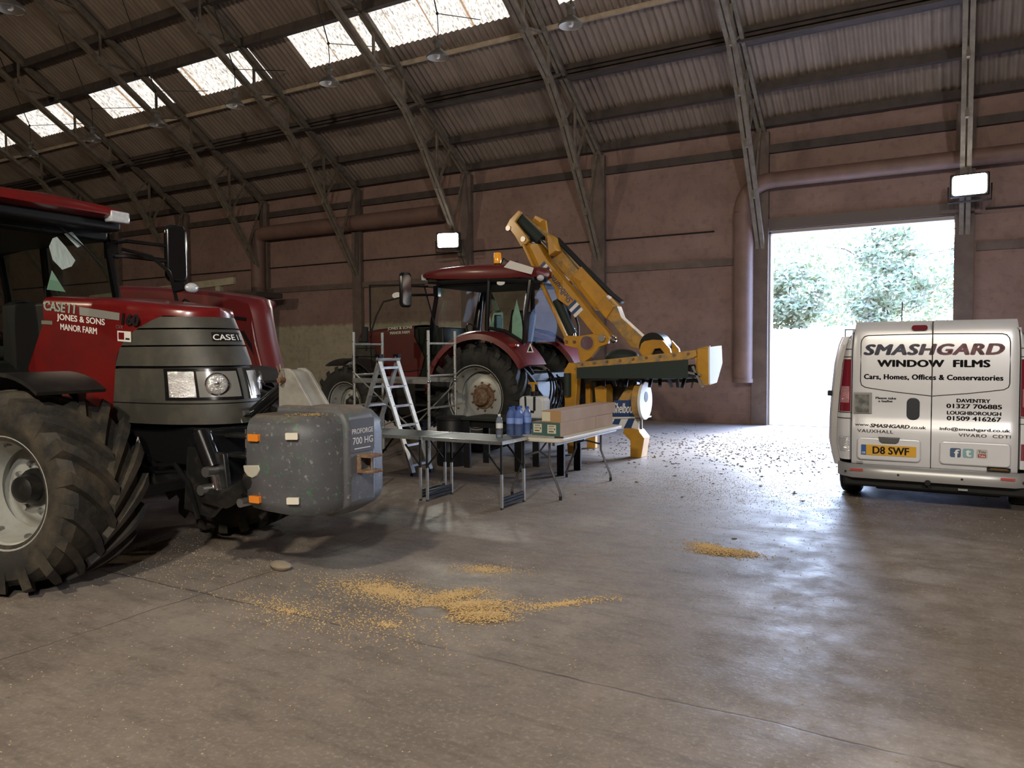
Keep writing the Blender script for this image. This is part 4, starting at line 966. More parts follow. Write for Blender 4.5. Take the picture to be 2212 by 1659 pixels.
# stand leg, body, hitch, side guard with the maker's name
hp('stand_leg', [(-5.22, 1.30), (-5.14, 1.42), (-4.98, 1.40), (-5.02, .80), (-5.06, 0.02), (-5.16, .02), (-5.21, .80)], 10.60, 10.74, YEL)
MB().cyl((-5.13-HX, 10.54-HY, 1.26), (-5.13-HX, 10.54-HY, .92), .055, 14).build('stand_ram', RUBF, HC_)
hp('main_frame', [(-5.3, .62), (-4.3, .62), (-4.3, 1.25), (-5.0, 1.45), (-5.3, 1.3)], 11.15, 11.75, IRON)
hp('hitch_tank', [(-4.8, .80), (-4.62, .78), (-4.62, 1.02), (-4.66, 1.08), (-4.82, 1.04)], 10.84, 11.1, YEL)
hp('frame_post', [(-4.98, .78), (-4.90, .78), (-4.90, 1.1), (-4.98, 1.1)], 10.86, 10.96, YEL)
hp('side_guard', [(-4.62, .62), (-4.45, .85), (-4.33, 1.04), (-4.20, 1.10), (-4.12, 1.02), (-4.10, .50), (-4.24, .44), (-4.62, .42)], 10.90, 11.0, YELW)
gd = hp('name_panel', [(-4.52, .84), (-4.10, .86), (-4.10, .60), (-4.54, .60)], 10.885, 10.897, NAVY, bevel=0)
text('maker_lettering', 'Shelbourne', WHITEL, gd, (-4.52-HX, 10.88-HY, .65), (1, 0, .03), (0, 0, 1), .44, .15, shear=.25, bold=.02)
hp('guard_edge', [(-4.56, .585), (-3.96, .62), (-3.96, .60), (-4.56, .56)], 10.86, 11.0, WHITE, bevel=0)
hp('white_panel', [(-4.56, .56), (-4.1, .58), (-4.12, .42), (-4.58, .40)], 10.885, 10.899, WHITE, bevel=0)
hp('blue_stripe', [(-4.50, .56), (-4.40, .56), (-4.46, .41), (-4.58, .41)], 10.880, 10.8845, NAVY, bevel=0)
hp('blue_stripe', [(-4.28, .57), (-4.18, .57), (-4.24, .42), (-4.36, .42)], 10.880, 10.8845, NAVY, bevel=0)
MB().cyl((-4.07-HX, 10.86-HY, .42), (-4.07-HX, 10.86-HY, 1.15), .022, 10).build('guard_post', CHROME, HC_)
rg_ = [(-3.97+.10*math.cos(a)*1.0, .86+.27*math.sin(a)) for a in [2*PI*i/18 for i in range(18)]]
MB().prism([(10.72-HY+.27*math.cos(a), .86+.28*math.sin(a)) for a in [2*PI*i/20 for i in range(20)]], -3.98-HX, -3.94-HX, 'yz').build('belt_guard', WHITE, HC_, bevel=.008)
MB().prism([(10.72-HY+.20*math.cos(a), .86+.24*math.sin(a)) for a in [2*PI*i/20 for i in range(20)]], -4.10-HX, -3.98-HX, 'yz').build('belt_drum', YELW, HC_, bevel=.008)
MB().lathe([(0, .004), (.075, .004), (.08, 0)], (-3.94-HX, 10.72-HY, .92), 'x', 18).build('guard_vent', BLACK, HC_)
hp('foot', [(-4.3, .44), (-4.1, .42), (-4.0, .30), (-4.05, .0), (-4.22, .0), (-4.22, .25), (-4.34, .36)], 10.8, 11.05, YEL)
hp('foot', [(-5.25, .6), (-5.1, .6), (-5.1, 0), (-5.25, 0)], 11.5, 11.6, YEL)
MB().bar((-5.35-HX, 11.0-HY, .64), (-5.6-HX, 11.05-HY, .62), .06, .08).bar((-5.35-HX, 11.8-HY, .64), (-5.6-HX, 11.85-HY, .62), .06, .08).build('hitch_arm', IRON, HC_)
# ------------------------------------------------------------------ silver van, seen from behind
SILV = mat('silver_paint', (.74, .75, .78), .36, .3, coat=.35, col2=(.70, .71, .74), nscale=2)
SILD = mat('silver_bumper', (.40, .40, .40), .38, .4)
TAILR = mat('tail_lamp_red', (.17, .010, .022), .12, coat=1)
VAN = thing('van', 'silver panel van with SMASHGARD window film lettering on its back doors, parked at the doorway', 'van', (-.215, 8.62, 0), R(0))
# body section half widths by height
def bw(z):
    pts = [(.30, .82), (.42, .855), (.62, .893), (.90, .888), (1.15, .872), (1.45, .845), (1.65, .805), (1.74, .77), (1.80, .70), (1.845, .55), (1.872, .30), (1.882, 0)]
    for (a, x), (b, y) in zip(pts, pts[1:]):
        if z <= b: return x+(y-x)*(z-a)/(b-a)
    return 0
zs = [.30, .42, .62, .90, 1.15, 1.45, 1.65, 1.74, 1.80, 1.845, 1.872, 1.882]
prof = [(bw(z), z) for z in zs]
ring = [(x, z) for x, z in prof]+[(-x, z) for x, z in prof[-2::-1]]
rows = []
for y, k, dz in ((.12, .985, 0), (.20, .995, 0), (.5, 1, 0), (3.1, 1, 0), (3.55, .97, -.10), (3.95, .93, -.55), (4.4, .88, -.95), (4.72, .80, -1.1)):
    rows.append([(x*k, y, z if z < .95 else max(.95, z+dz*(z-.95)/1.0)) for x, z in ring])
body = MB().grid(rows)
body.add(rows[-1], [tuple(range(len(ring)))])
body.build('body_shell', SILV, VAN, smooth=50)
MB().grid([[(x*.985, .121, z) for x, z in ring[:12]], [(-x*.985, .121, z) for x, z in ring[:12]]]).build('rear_frame', BLACK, VAN, smooth=0)
def doory(z):
    pts = [(.40, .0), (.46, -.016), (.70, -.026), (.78, -.025), (.86, -.010), (.92, .0), (1.20, .0), (1.50, .004), (1.70, .018), (1.78, .032), (1.84, .060), (1.875, .105), (1.885, .13)]
    for (a, x), (b, y) in zip(pts, pts[1:]):
        if z <= b: return x+(y-x)*(z-a)/(b-a)
    return .13
def doorw(z): return .722 if z < 1.5 else .722-.02*((z-1.5)/.38)**2
zl = [.425, .44, .46, .58, .70, .76, .80, .83, .86, .89, .92, 1.06, 1.20, 1.35, 1.5, 1.6, 1.7, 1.78, 1.82, 1.85, 1.868, 1.878, 1.884]
doors = []
for sd in (-1, 1):
    g = []
    for z in zl:
        w = doorw(z); e = .004
        g.append([(sd*(e+(w-e)*q), doory(z)+(.02*max(0, (q-.9)/.1)**2) + .010*q*q, z) for q in (0, .004, .2, .4, .6, .8, .9, .96, .985, 1)])
    m_ = MB().grid(g)
    d = m_.build('rear_door', SILV, VAN, smooth=40, solid=0); doors.append(d)
    back = MB().grid([[(sd*.0, .10, z), (sd*doorw(z), .12, z)] for z in (zl[0], 1.7)]); back.build('door_inner', BLACK, d, smooth=0)
def dpt(x, z, off=.003): return (x, doory(z)+.010*(x/.72)**2+.02*max(0, (abs(x)/.722-.9)/.1)**2-off, z)
# dark window seal outline
ol = [(-.645, 1.27), (-.645, 1.68), (-.63, 1.725), (-.59, 1.742), (-.2, 1.748), (-.006, 1.75)]
for sd in (-1, 1):
    o_ = [(-.645, 1.27), (-.645, 1.66), (-.637, 1.70), (-.615, 1.73), (-.58, 1.742), (-.3, 1.747), (-.006, 1.75)]
    MB().tube([dpt(-x*sd if sd > 0 else x, z, .002) for x, z in o_], .0045, 5).build('window_seal', BLACK, doors[0 if sd < 0 else 1])
    lo_ = [(-.645, 1.27), (-.635, 1.235), (-.60, 1.212), (-.5, 1.196), (-.3, 1.168), (-.006, 1.138)]
    MB().tube([dpt(-x*sd if sd > 0 else x, z, .002) for x, z in lo_], .0045, 5).build('window_seal', BLACK, doors[0 if sd < 0 else 1])
MB().box(-.005, .005, .0, .012, .43, 1.87).build('door_gap', BLACK, VAN, smooth=0)
# lettering
def grad_material():
    m, t, p, ln = node_mat('navy_to_maroon')
    s = N(t, 'SeparateXYZ'); ln(t.nodes.new('ShaderNodeTexCoord').outputs['Generated'], s.inputs[0])
    c = ramp(t, s.outputs[0], [(.0, (.018, .022, .055)), (.40, (.03, .026, .065)), (.62, (.13, .03, .05)), (1, (.10, .012, .022))])
    ln(c, p.inputs['Base Color']); p.inputs['Roughness'].default_value = .35; return m
def vt(nm, body, x0, x1, z0, z1, m=BLACKL, par=VAN, **k):
    o = text(nm, body, m, par, (x0, 0, z0), (1, 0, 0), (0, 0, 1), x1-x0, z1-z0, **k)
    for v in o.data.vertices: v.co = V(dpt(v.co.x, v.co.z, .0022))
    return o
vt('sign_lettering', 'SMASHGARD', -.61, .59, 1.545, 1.648, grad_material(), shear=.22, bold=.13, space=1.10)
vt('sign_lettering', 'WINDOW  FILMS', -.485, .48, 1.425, 1.492, bold=.12, space=1.06)
vt('sign_lettering', 'Cars, Homes, Offices & Conservatories', -.61, .59, 1.290, 1.348, bold=.075, space=1.08)
vt('sign_lettering', 'Please take', -.50, -.315, 1.095, 1.118, bold=.085); vt('sign_lettering', 'a leaflet', -.475, -.345, 1.065, 1.087, bold=.085)
vt('sign_lettering', 'DAVENTRY', .215, .49, 1.082, 1.117, bold=.085); vt('sign_lettering', '01327 706885', .13, .585, 1.025, 1.066, bold=.085)
vt('sign_lettering', 'LOUGHBOROUGH', .135, .58, .962, .996, bold=.085); vt('sign_lettering', '01509 416267', .135, .58, .905, .946, bold=.085)
vt('sign_lettering', 'www.', -.69, -.55, .818, .835, bold=.09); vt('sign_lettering', 'SMASHGARD', -.545, -.19, .808, .842, mat('dark_red_lettering', (.05, .01, .02), .4), shear=.2, bold=.12)
vt('sign_lettering', '.co.uk', -.185, -.045, .808, .838, bold=.06)
vt('sign_lettering', 'info@smashgard.co.uk', .075, .655, .800, .838, bold=.06)
BADGE = mat('chrome_badge', (.30, .30, .31), .15, .9)
vt('maker_badge', 'VAUXHALL', -.665, -.335, .752, .784, BADGE, shear=.0, bold=.05, space=1.1); vt('model_badge', 'VIVARO  CDTI', .235, .66, .752, .782, BADGE, bold=.05, space=1.1)
# handles, lamp, leaflet box
MB().prism(rrect(-.218, -.103, .895, 1.115, .05, 6), -.012, .0).build('door_handle', mat('handle_dark', (.03, .036, .042), .35), doors[0], bevel=.012, seg=3)
MB().prism(rrect(-.185, -.045, 1.785, 1.838, .024), .0, .07).build('brake_lamp', TAILR, VAN, bevel=.012, seg=3)
lb = MB().prism(rrect(-.705, -.535, .945, 1.160, .006), -.012, .0).build('leaflet_holder', mat('holder_rim', (.30, .30, .29), .3), doors[0], bevel=.004)
MB().prism(rrect(-.692, -.560, .955, 1.140, .004), -.016, -.0125).build('leaflet', mat('leaflet_grey', (.10, .11, .11), .2, col2=(.26, .25, .23), nscale=14), lb, smooth=0)
# plate recess, number plate, tailgate pull, stickers
PAD = SILV
for x0, x1 in ((-.665, -.085), (.075, .665)):
    MB().prism(rrect(x0, x1, .475, .705, .04, 6), -.046, -.02).build('recess_panel', PAD, doors[0 if x0 < 0 else 1], bevel=.014, seg=3)
MB().prism([(-.47, .715), (-.27, .715), (-.285, .665), (-.31, .652), (-.43, .652), (-.455, .665)], -.062, -.03).build('tailgate_pull', mat('pull_grey', (.09, .09, .09), .4), doors[0], bevel=.008)
npm = MB().prism(rrect(-.625, -.125, .528, .632, .006), -.054, -.046).build('number_plate', mat('plate_yellow', (.68, .37, .03), .4), VAN, smooth=0)
MB().prism([(-.624, .529), (-.578, .529), (-.578, .631), (-.624, .631)], -.0555, -.054).build('country_band', mat('plate_blue', (.03, .10, .32), .4), npm, smooth=0)
text('plate_lettering', 'GB', WHITEL, npm, (-.616, -.057, .540), (1, 0, 0), (0, 0, 1), .030, .02, bold=.02)
text('plate_lettering', 'D8 SWF', BLACKL, npm, (-.515, -.0555, .543), (1, 0, 0), (0, 0, 1), .325, .074, bold=.05)
for x0, bg_, nm in ((.165, (.06, .11, .20), 'f'), (.272, (.22, .40, .44), 't'), (.385, (.50, .48, .45), 'y')):
    q = MB().prism(rrect(x0, x0+.092, .550, .640, .016), -.0475, -.046).build('media_sticker', mat('sticker_'+nm, bg_, .4), doors[1], smooth=0)
    if nm == 'f': text('sticker_print', 'f', WHITEL, q, (x0+.038, -.0485, .551), (1, 0, 0), (0, 0, 1), .040, .076, bold=.05)
    elif nm == 't': text('sticker_print', 't', WHITEL, q, (x0+.026, -.0485, .566), (1, 0, 0), (0, 0, 1), .042, .060, bold=.08)
    else:
        text('sticker_print', 'You', BLACKL, q, (x0+.016, -.0485, .603), (1, 0, 0), (0, 0, 1), .060, .028, bold=.02)
        MB().prism(rrect(x0+.012, x0+.080, .560, .595, .010), -.0485, -.0475).build('sticker_print', mat('tube_red', (.34, .05, .05), .4), q, smooth=0)
        text('sticker_print', 'Tube', WHITEL, q, (x0+.020, -.0495, .567), (1, 0, 0), (0, 0, 1), .052, .020, bold=.02)
MB().prism([(.475, .437), (.665, .437), (.665, .468), (.475, .468)], -.027, -.012).build('dark_sticker', BLACKL, doors[1], smooth=0)
GOLD = mat('gold_print', (.30, .16, .04), .4)
MB().prism([(.50, .456), (.64, .456), (.64, .461), (.50, .461)], -.0285, -.027).prism([(.485, .446), (.655, .446), (.655, .450), (.485, .450)], -.0285, -.027).build('gold_print', GOLD, doors[1], smooth=0)
MB().prism(rrect(-.67, -.61, .432, .452, .004), -.02, .0).build('chrome_tag', STEEL, doors[0], smooth=0)
# corner columns with tail lamps
for sd in (-1, 1):
    col = []
    for z in [.46, .55, .62, .75, .90, 1.05, 1.2, 1.35, 1.5, 1.62, 1.70, 1.76, 1.80]:
        wi = doorw(z)+.008; wo_ = bw(z)*.985
        col.append([(sd*wi, .045, z), (sd*(wi+.01), .015, z), (sd*(wi+(wo_-wi)*.45), .020, z), (sd*(wi+(wo_-wi)*.8), .055, z), (sd*wo_, .125, z)])
    MB().grid(col).build('corner_pillar', SILV, VAN, smooth=50)
    def lamp(nm, z0, z1, m, o=.006, a=.05, b=.97):
        g = []
        for i in range(9):
            z = z0+(z1-z0)*i/8; wi = doorw(z)+.008; wo_ = bw(z)*.985; d_ = wo_-wi
            g.append([(sd*(wi+d_*a), .018-o, z), (sd*(wi+d_*.45), .018-o, z), (sd*(wi+d_*.8), .052-o, z), (sd*(wi+d_*b), .118-o, z)])
        return MB().grid(g).build(nm, m, VAN, smooth=50)
    tl_ = lamp('tail_lamp', .96, 1.50, TAILR)
    ll = lamp('reverse_lens', 1.05, 1.22, mat('lens_clear_red', (.42, .20, .22), .08, .3, bump=.8, bscale=60), .010, .15, .75); ll.parent = tl_
    for z in (.945, .885, 1.52, 1.60):
        q = lamp('pillar_gap', z, z+.008, BLACK, .004, .0, 1.0)
    lamp('fog_lamp', .545, .70, LENS if sd < 0 else TAILR, .006, .10, .62)
# bumper with reflectors and sensors
sec = [(-.02, .425), (-.055, .42), (-.085, .39), (-.09, .335), (-.075, .290), (.02, .275)]
bp = []
for x in (-.865, -.85, -.81, -.70, -.4, 0, .4, .70, .81, .85, .865):
    k = .0 if abs(x) < .68 else .20*((abs(x)-.68)/.185)**2
    bp.append([(x, y+k, z) for y, z in sec])
bmp = MB().grid(bp).build('bumper', SILD, VAN, smooth=40)
for x0, x1 in ((-.72, -.60), (.585, .70)): MB().prism(rrect(x0, x1, .362, .384, .004), -.098, -.085).build('bumper_reflector', mat('red_reflector', (.45, .045, .04), .2, coat=1, emit=(1, .1, .08), estr=.0), bmp, smooth=0)
for x in (-.77, -.28, .27, .77): MB().lathe([(0, -.008), (.010, -.008), (.012, 0)], (x, -.088 if abs(x) < .7 else -.045, .345), 'y', 12).build('parking_sensor', BLACKG, bmp)
MB().lathe([(0, -.012), (.026, -.012), (.03, .02)], (-.02, -.08, .288), 'y', 14).build('tow_eye', BLACK, bmp)
MB().box(-.80, .80, .02, .5, .19, .30).box(-.5, .6, .1, .7, .16, .25).build('underbody', BLACK, VAN, bevel=.02)
MB().box(.24, .32, -.03, -.01, .225, .245).build('tow_bracket_plate', STEEL, VAN, smooth=0)
# wheels
for x, y in ((-.79, .78), (.79, .78), (-.79, 3.85), (.79, 3.85)):
    wr = bpy.data.objects.new('wheel', None); COL.objects.link(wr); wr.parent = VAN; wr.location = (x, y, .325)
    MB().lathe([(.20, -.09), (.29, -.105), (.315, -.09), (.325, -.06), (.325, .06), (.315, .09), (.29, .105), (.20, .09)], axis='x', n=36).build('tyre', BLACK, wr)
    MB().lathe([(0, -.06), (.12, -.08), (.205, -.09), (.205, .09), (.12, .08), (0, .06)], axis='x', n=24).build('hub_cap', RIM, wr)
# wheel arches
# side door slid back on the left, roof aerial
sl = []
for y in (.46, .50, .56, .70, 1.4, 1.5):
    sl.append([(-(bw(z)+.115-(.03 if y in (.46, 1.5) else 0)), y, z) for z in (.34, .36, .45, .62, .90, 1.15, 1.45, 1.65, 1.74)])
sdr = MB().grid(sl)
sl2 = [[(x+.075, y, z) for x, y, z in r] for r in sl]; sdr.grid(sl2)
for g0, g1 in ((sl[0], sl2[0]), (sl[-1], sl2[-1])): sdr.grid([g0, g1])
sdr.grid([[r[0] for r in sl], [r[0] for r in sl2]]).grid([[r[-1] for r in sl], [r[-1] for r in sl2]])
sdoor = sdr.build('sliding_door', SILV, VAN, smooth=40)
MB().cbox((-(bw(1.12)+.125), .52, 1.12), (.05, .10, .06)).build('door_catch', BLACK, sdoor, bevel=.008)
MB().cbox((-(bw(1.12)+.01), .62, 1.10), (.05, .14, .06)).cbox((-(bw(.45)+.01), .62, .45), (.05, .12, .05)).build('door_roller', BLACK, sdoor, bevel=.006)
MB().tube([(-(bw(1.72)+.07), .47, 1.70), (-(bw(1.72)+.07), .47, 1.815), (-(bw(1.80)+.02), .47, 1.815)], .008, 6).build('door_rail', SILD, sdoor)
MB().cyl((-.30, .45, 1.86), (-.30, .50, 2.10), .005, 6).build('aerial', BLACK, VAN)
# ------------------------------------------------------------------ aluminium work tables
TOPB = mat('table_top_dark', (.028, .027, .026), .5, col2=(.05, .047, .043), nscale=5)
TUBE_ = mat('grey_tube', (.42, .42, .41), .35, .7)
def work_table():
    t = thing('work_table', 'x', 'table', (0, 0, 0), 0, 'aluminium folding work tables')
    Lh, D_, H_ = .495, .27, .70
    MB().box(-Lh+.012, Lh-.012, -D_+.012, D_-.012, H_-.026, H_-.002).build('table_top', TOPB, t, smooth=0)
    e = MB()
    e.box(-Lh, Lh, -D_, -D_+.014, H_-.036, H_).box(-Lh, Lh, D_-.014, D_, H_-.036, H_).box(-Lh, -Lh+.014, -D_, D_, H_-.036, H_).box(Lh-.014, Lh, -D_, D_, H_-.036, H_)
    e.build('edge_trim', ALU, t, smooth=0)
    for sx in (-1, 1):
        for sy in (-1, 1):
            x, y = sx*(Lh-.03), sy*(D_-.04)
            lg = MB().box(x-.012, x+.012, y-.012, y+.012, 0, .36).build('leg', TUBE_, t, smooth=0)
            MB().box(x-.010, x+.010, y-.010, y+.010, .34, H_-.03).build('upper_leg', BLACK, lg, smooth=0)
            MB().bar((x, y, .38), (x-sx*.20, y, H_-.10), .014, .018, (0, 1, 0)).build('stay', BLACK, lg, smooth=0)
            MB().cyl((x, y, 0), (x, y, .02), .016, 8).build('foot', BLACK, lg)
        x = sx*(Lh-.03); c = MB()
        for q in range(3): c.box(x-.010, x+.010, -D_+.05, D_-.05, .03+q*.032, .055+q*.032)
        c.build('foot_board', BLACK, t, smooth=0)
    return t
wt = work_table(); wt.location = (-4.44, 6.87, 0); wt['label'] = 'dark topped aluminium work table with a water bottle on it'
wt2 = copy_tree(wt); wt2.location = (-5.46, 6.87, 0); wt2['label'] = 'dark topped aluminium work table partly hidden behind the grey weight block'

# white folding table with splayed legs
PLAS = mat('table_plastic', (.66, .63, .55), .45, col2=(.58, .55, .48), nscale=4)
ft = thing('folding_table', 'white plastic folding table with grey splayed legs carrying the long boxes', 'table', (-3.97, 8.08, 0))
MB().prism(rrect(-.385, .385, -.88, .88, .09, 6), .635, .68, 'xy').build('table_top', PLAS, ft, bevel=.012)
GT = mat('grey_leg_tube', (.13, .13, .135), .3, .6)
for y in (-.72, .66):
    for sx in (-1, 1):
        lg = MB().tube([(sx*.17, y, .635), (sx*.17, y, .38), (sx*.19, y, .33), (sx*.29, y, .10), (sx*.30, y, .06), (sx*.30, y, .015)], .0135, 8).build('leg', GT, ft)
        MB().cyl((sx*.30, y, 0), (sx*.30, y, .045), .017, 8).build('foot', BLACK, lg)
    c = MB().tube([(-.17, y, .45), (0, y+(.10 if y < 0 else -.1), .50), (.17, y, .45)], .011, 6)
    c.tube([(0, y+(.10 if y < 0 else -.10), .50), (0, y+(.32 if y < 0 else -.32), .62)], .011, 6); c.build('leg_brace', GT, ft)
MB().box(-.30, -.27, -.85, .85, .60, .635).box(.27, .30, -.85, .85, .60, .635).build('side_rail', GT, ft, smooth=0)

# long black table behind, with plank legs
bt = thing('long_table', 'long low black table with broad plank legs behind the folding tables', 'table', (-5.12, 9.08, 0))
MB().box(-.78, .80, -.30, .32, .66, .70).build('table_top', mat('black_green_top', (.022, .026, .022), .5), bt, smooth=0, bevel=.006)
for x in (-.72, .09, .72):
    for y in (-.24, .26): MB().box(x-.05, x+.05, y-.02, y+.02, 0, .66).build('leg', BLACK, bt, smooth=0, bevel=.004)
MB().box(-.74, .74, -.22, -.19, .56, .66).box(-.74, .74, .21, .24, .56, .66).build('apron', BLACK, bt, smooth=0)

# ------------------------------------------------------------------ cartons of film on the white table
CARD = mat('cardboard', (.44, .31, .215), .8, col2=(.40, .275, .185), nscale=4)
CARDE = mat('cardboard_end', (.40, .24, .11), .8); GREEN = mat('green_card', (.05, .115, .105), .6); LAB = mat('paper_label', (.62, .58, .44), .7)
def carton(label, x0, x1, y0, y1, z0, z1, end=None, lab=None, prints=False):
    t = thing('carton', label, 'box', ((x0+x1)/2, (y0+y1)/2, z0), 0, 'long film cartons on the white table')
    a, b, h = (x1-x0)/2, (y1-y0)/2, z1-z0
    MB().box(-a, a, -b, b, 0, h).build('body', CARD, t, smooth=0, bevel=.003)
    f = MB().box(-.006, .006, -b+.01, b-.01, h, h+.0008); f.build('tape', mat('tape', (.40, .29, .18), .35), t, smooth=0)
    if end: MB().box(-a+.001, a-.001, -b-.0015, -b, .001, h-.001).build('end_panel', end, t, smooth=0)
    if lab:
        l = MB().box(-a+lab[0], -a+lab[1], -b-.003, -b-.0015, lab[2], lab[3]).build('paper_label', LAB, t, smooth=0)
        if prints:
            w_ = lab[1]-lab[0]; p = MB()
            for q in range(7): p.box(-a+lab[0]+w_*(.18+.09*q), -a+lab[0]+w_*(.18+.09*q)+.006, -b-.0036, -b-.003, lab[3]-.024+.004*(q % 2), lab[3]-.010)
            p.box(-a+lab[0]+w_*.12, -a+lab[0]+w_*.70, -b-.0036, -b-.003, lab[3]-.042, lab[3]-.037).box(-a+lab[0]+w_*.10, -a+lab[0]+w_*.6, -b-.0036, -b-.003, lab[3]-.056, lab[3]-.052)
            p.box(-a+lab[0]+w_*.16, -a+lab[0]+w_*.74, -b-.0036, -b-.003, lab[2]+.014, lab[2]+.026).cbox((-a+lab[0]+w_*.84, -b-.0033, (lab[2]+lab[3])/2), (.014, .0006, .018))
            p.build('label_print', mat('label_ink', (.05, .05, .04), .5), l, smooth=0)
carton('green ended long carton on the white table, left of the lower pair', -4.06, -3.885, 7.44, 8.86, .681, .826, GREEN, (.022, .125, .03, .125), True)
carton('green ended long carton on the white table, right of the lower pair', -3.880, -3.70, 7.42, 8.36, .681, .828, GREEN, (.026, .130, .028, .122), True)
carton('plain brown carton filling the back of the lower layer on the white table', -3.882, -3.702, 8.37, 8.88, .681, .826)
carton('brown carton with a paper label on its end, on top of the green ended cartons', -3.935, -3.70, 7.44, 8.20, .829, .955, CARDE, (.004, .105, .012, .112))
carton('brown carton at the back of the top layer nearest the doorway', -3.935, -3.705, 8.21, 8.98, .829, .955)

# ------------------------------------------------------------------ bottles
BG = clear_plastic('bottle_clear', (.95, .97, .98), (.75, .80, .85), .16); BB = clear_plastic('bottle_blue', (.85, .91, 1.0), (.30, .42, .80), .38)
WATER = glass('water', (.88, .92, .95), .25, .02)
def bottle(label, p, r, h, m, grp=None, lab=None):
    t = thing('water_bottle', label, 'bottle', p, rnd.random()*6, grp)
    pr = [(0, 0), (r*.9, 0), (r, .012)]
    n = 7
    for q in range(n):
        z = .02+(h*.62-.02)*q/(n-1); pr.append((r*(1 if q % 2 == 0 else .95), z))
    pr += [(r*.98, h*.70), (r*.75, h*.82), (r*.40, h*.90), (r*.38, h*.94)]
    MB().lathe(pr, n=20).build('bottle_body', m, t)
    MB().lathe([(0, .006), (r*.9, .006), (r*.9, h*.58), (0, h*.58)], n=16).build('water', WATER, t)
    MB().lathe([(r*.42, h*.92), (r*.44, h*.93), (r*.44, h), (0, h)], n=16).build('cap', WHITE if m is BG else mat('blue_cap', (.04, .10, .40), .4), t)
    MB().lathe([(r*1.01, h*.42), (r*1.01, h*.62)], n=20).build('bottle_label', WHITE if m is BG else mat('blue_label', (.22, .33, .70), .4), t)
bottle('single clear plastic water bottle standing on the dark work table', (-4.13, 6.86, .701), .036, .25, BG)
wp = [('front row of the blue pack, nearest the single bottle', -4.25, 7.30), ('front row of the blue pack, in the middle', -4.155, 7.31), ('front row of the blue pack, beside the green ended carton', -4.20, 7.40),
      ('back row of the blue pack, on the left', -4.28, 7.42), ('back row of the blue pack, in the middle', -4.25, 7.525), ('back row of the blue pack, against the carton', -4.145, 7.49)]
for lb_, x, y in wp: bottle('large blue tinted water bottle, '+lb_, (x, y, .681), .046, .31, BB, 'blue bottles on the white table')
pc = MB().prism(rrect(-.05, .05, -.018, .018, .012), 0, .012, 'xy')
o = pc.build('penknife', BLACK, None, bevel=.003); o.location = (-3.655, 7.30, .681); o.rotation_euler = (0, 0, .3); tag(o, 'small black knife lying on the corner of the white table', 'knife')

# sprayer bottle (white can) on the black table
cn = thing('sprayer_can', 'white plastic sprayer can with black straps and an orange pump on the black table', 'sprayer', (-4.90, 9.06, .70))
MB().prism(rrect(-.19, .19, .0, .30, .07, 6), -.10, .10).build('tank', mat('white_tank', (.62, .64, .64), .4), cn, bevel=.03, seg=3)
MB().tube([(-.08, -.115, .30), (-.07, -.12, .16), (-.03, -.12, .10), (.05, -.12, .10)], .013, 6).tube([(.06, -.115, .30), (.06, -.12, .12)], .016, 6).build('strap', BLACK, cn)
MB().cyl((0, 0, .30), (0, 0, .36), .05, 14).build('cap', BLACK, cn); MB().cyl((-.02, 0, .36), (-.02, 0, .46), .022, 10).cbox((-.02, 0, .47), (.14, .04, .03)).build('pump_handle', YEL, cn, bevel=.006)

# black drum on the floor
dr = thing('drum', 'black plastic drum standing on the floor below the black table', 'drum', (-6.17, 8.95, 0))
MB().lathe([(0, 0), (.205, 0), (.215, .02), (.215, .18), (.222, .19), (.222, .22), (.215, .23), (.215, .42), (.222, .43), (.222, .46), (.215, .47), (.215, .63), (.20, .655)], n=32).build('body', BLACK, dr)
MB().lathe([(.20, .645), (.225, .645), (.225, .675), (.20, .69), (0, .69)], n=32).build('lid', BLACK, dr)

# ------------------------------------------------------------------ aluminium ladder opened as an A
ld = thing('stepladder', 'aluminium ladder opened into an A shape beside the scaffold frames', 'ladder', (-6.62, 7.90, 0))
def stile(a, b, par, y): return MB().bar((a[0], y, a[1]), (b[0], y, b[1]), .028, .075, (0, 1, 0)).build('stile', ALUD, par, smooth=0, bevel=.003)
for nm, top_, bot in (('front_section', (.0, 1.545), (.57, .02)), ('rear_section', (.05, 1.545), (-.52, .02))):
    s_ = bpy.data.objects.new(nm, None); COL.objects.link(s_); s_.parent = ld
    for y in (0, .38):
        stile(top_, bot, s_, y)
        MB().bar((bot[0]-(.03 if bot[0] < 0 else -.0), y, .045), (bot[0], y, .0), .04, .085, (0, 1, 0)).build('rubber_foot', BLACK, s_, smooth=0)
        MB().bar((top_[0], y, top_[1]-.02), (top_[0]+.0, y, top_[1]+.03), .034, .08, (0, 1, 0)).build('end_cap', BLACKL, s_, smooth=0)
    hl_ = MB()
    for q in range(6):
        u = .10+.165*q; x, z = top_[0]+(bot[0]-top_[0])*u, top_[1]+(bot[1]-top_[1])*u
        MB().bar((x, 0, z), (x, .38, z), .03, .03).build('rung', ALU, s_, smooth=0); hl_.cyl((x, -.0155, z), (x, -.013, z), .013, 8)
    hl_.build('rung_ends', BLACK, s_, smooth=0)
MB().cyl((.025, -.03, 1.50), (.025, .41, 1.50), .022, 10).build('hinge', STEEL, ld)
MB().bar((.22, .0, 1.02), (-.18, .0, 1.02), .012, .02, (0, 1, 0)).build('spreader', STEEL, ld)

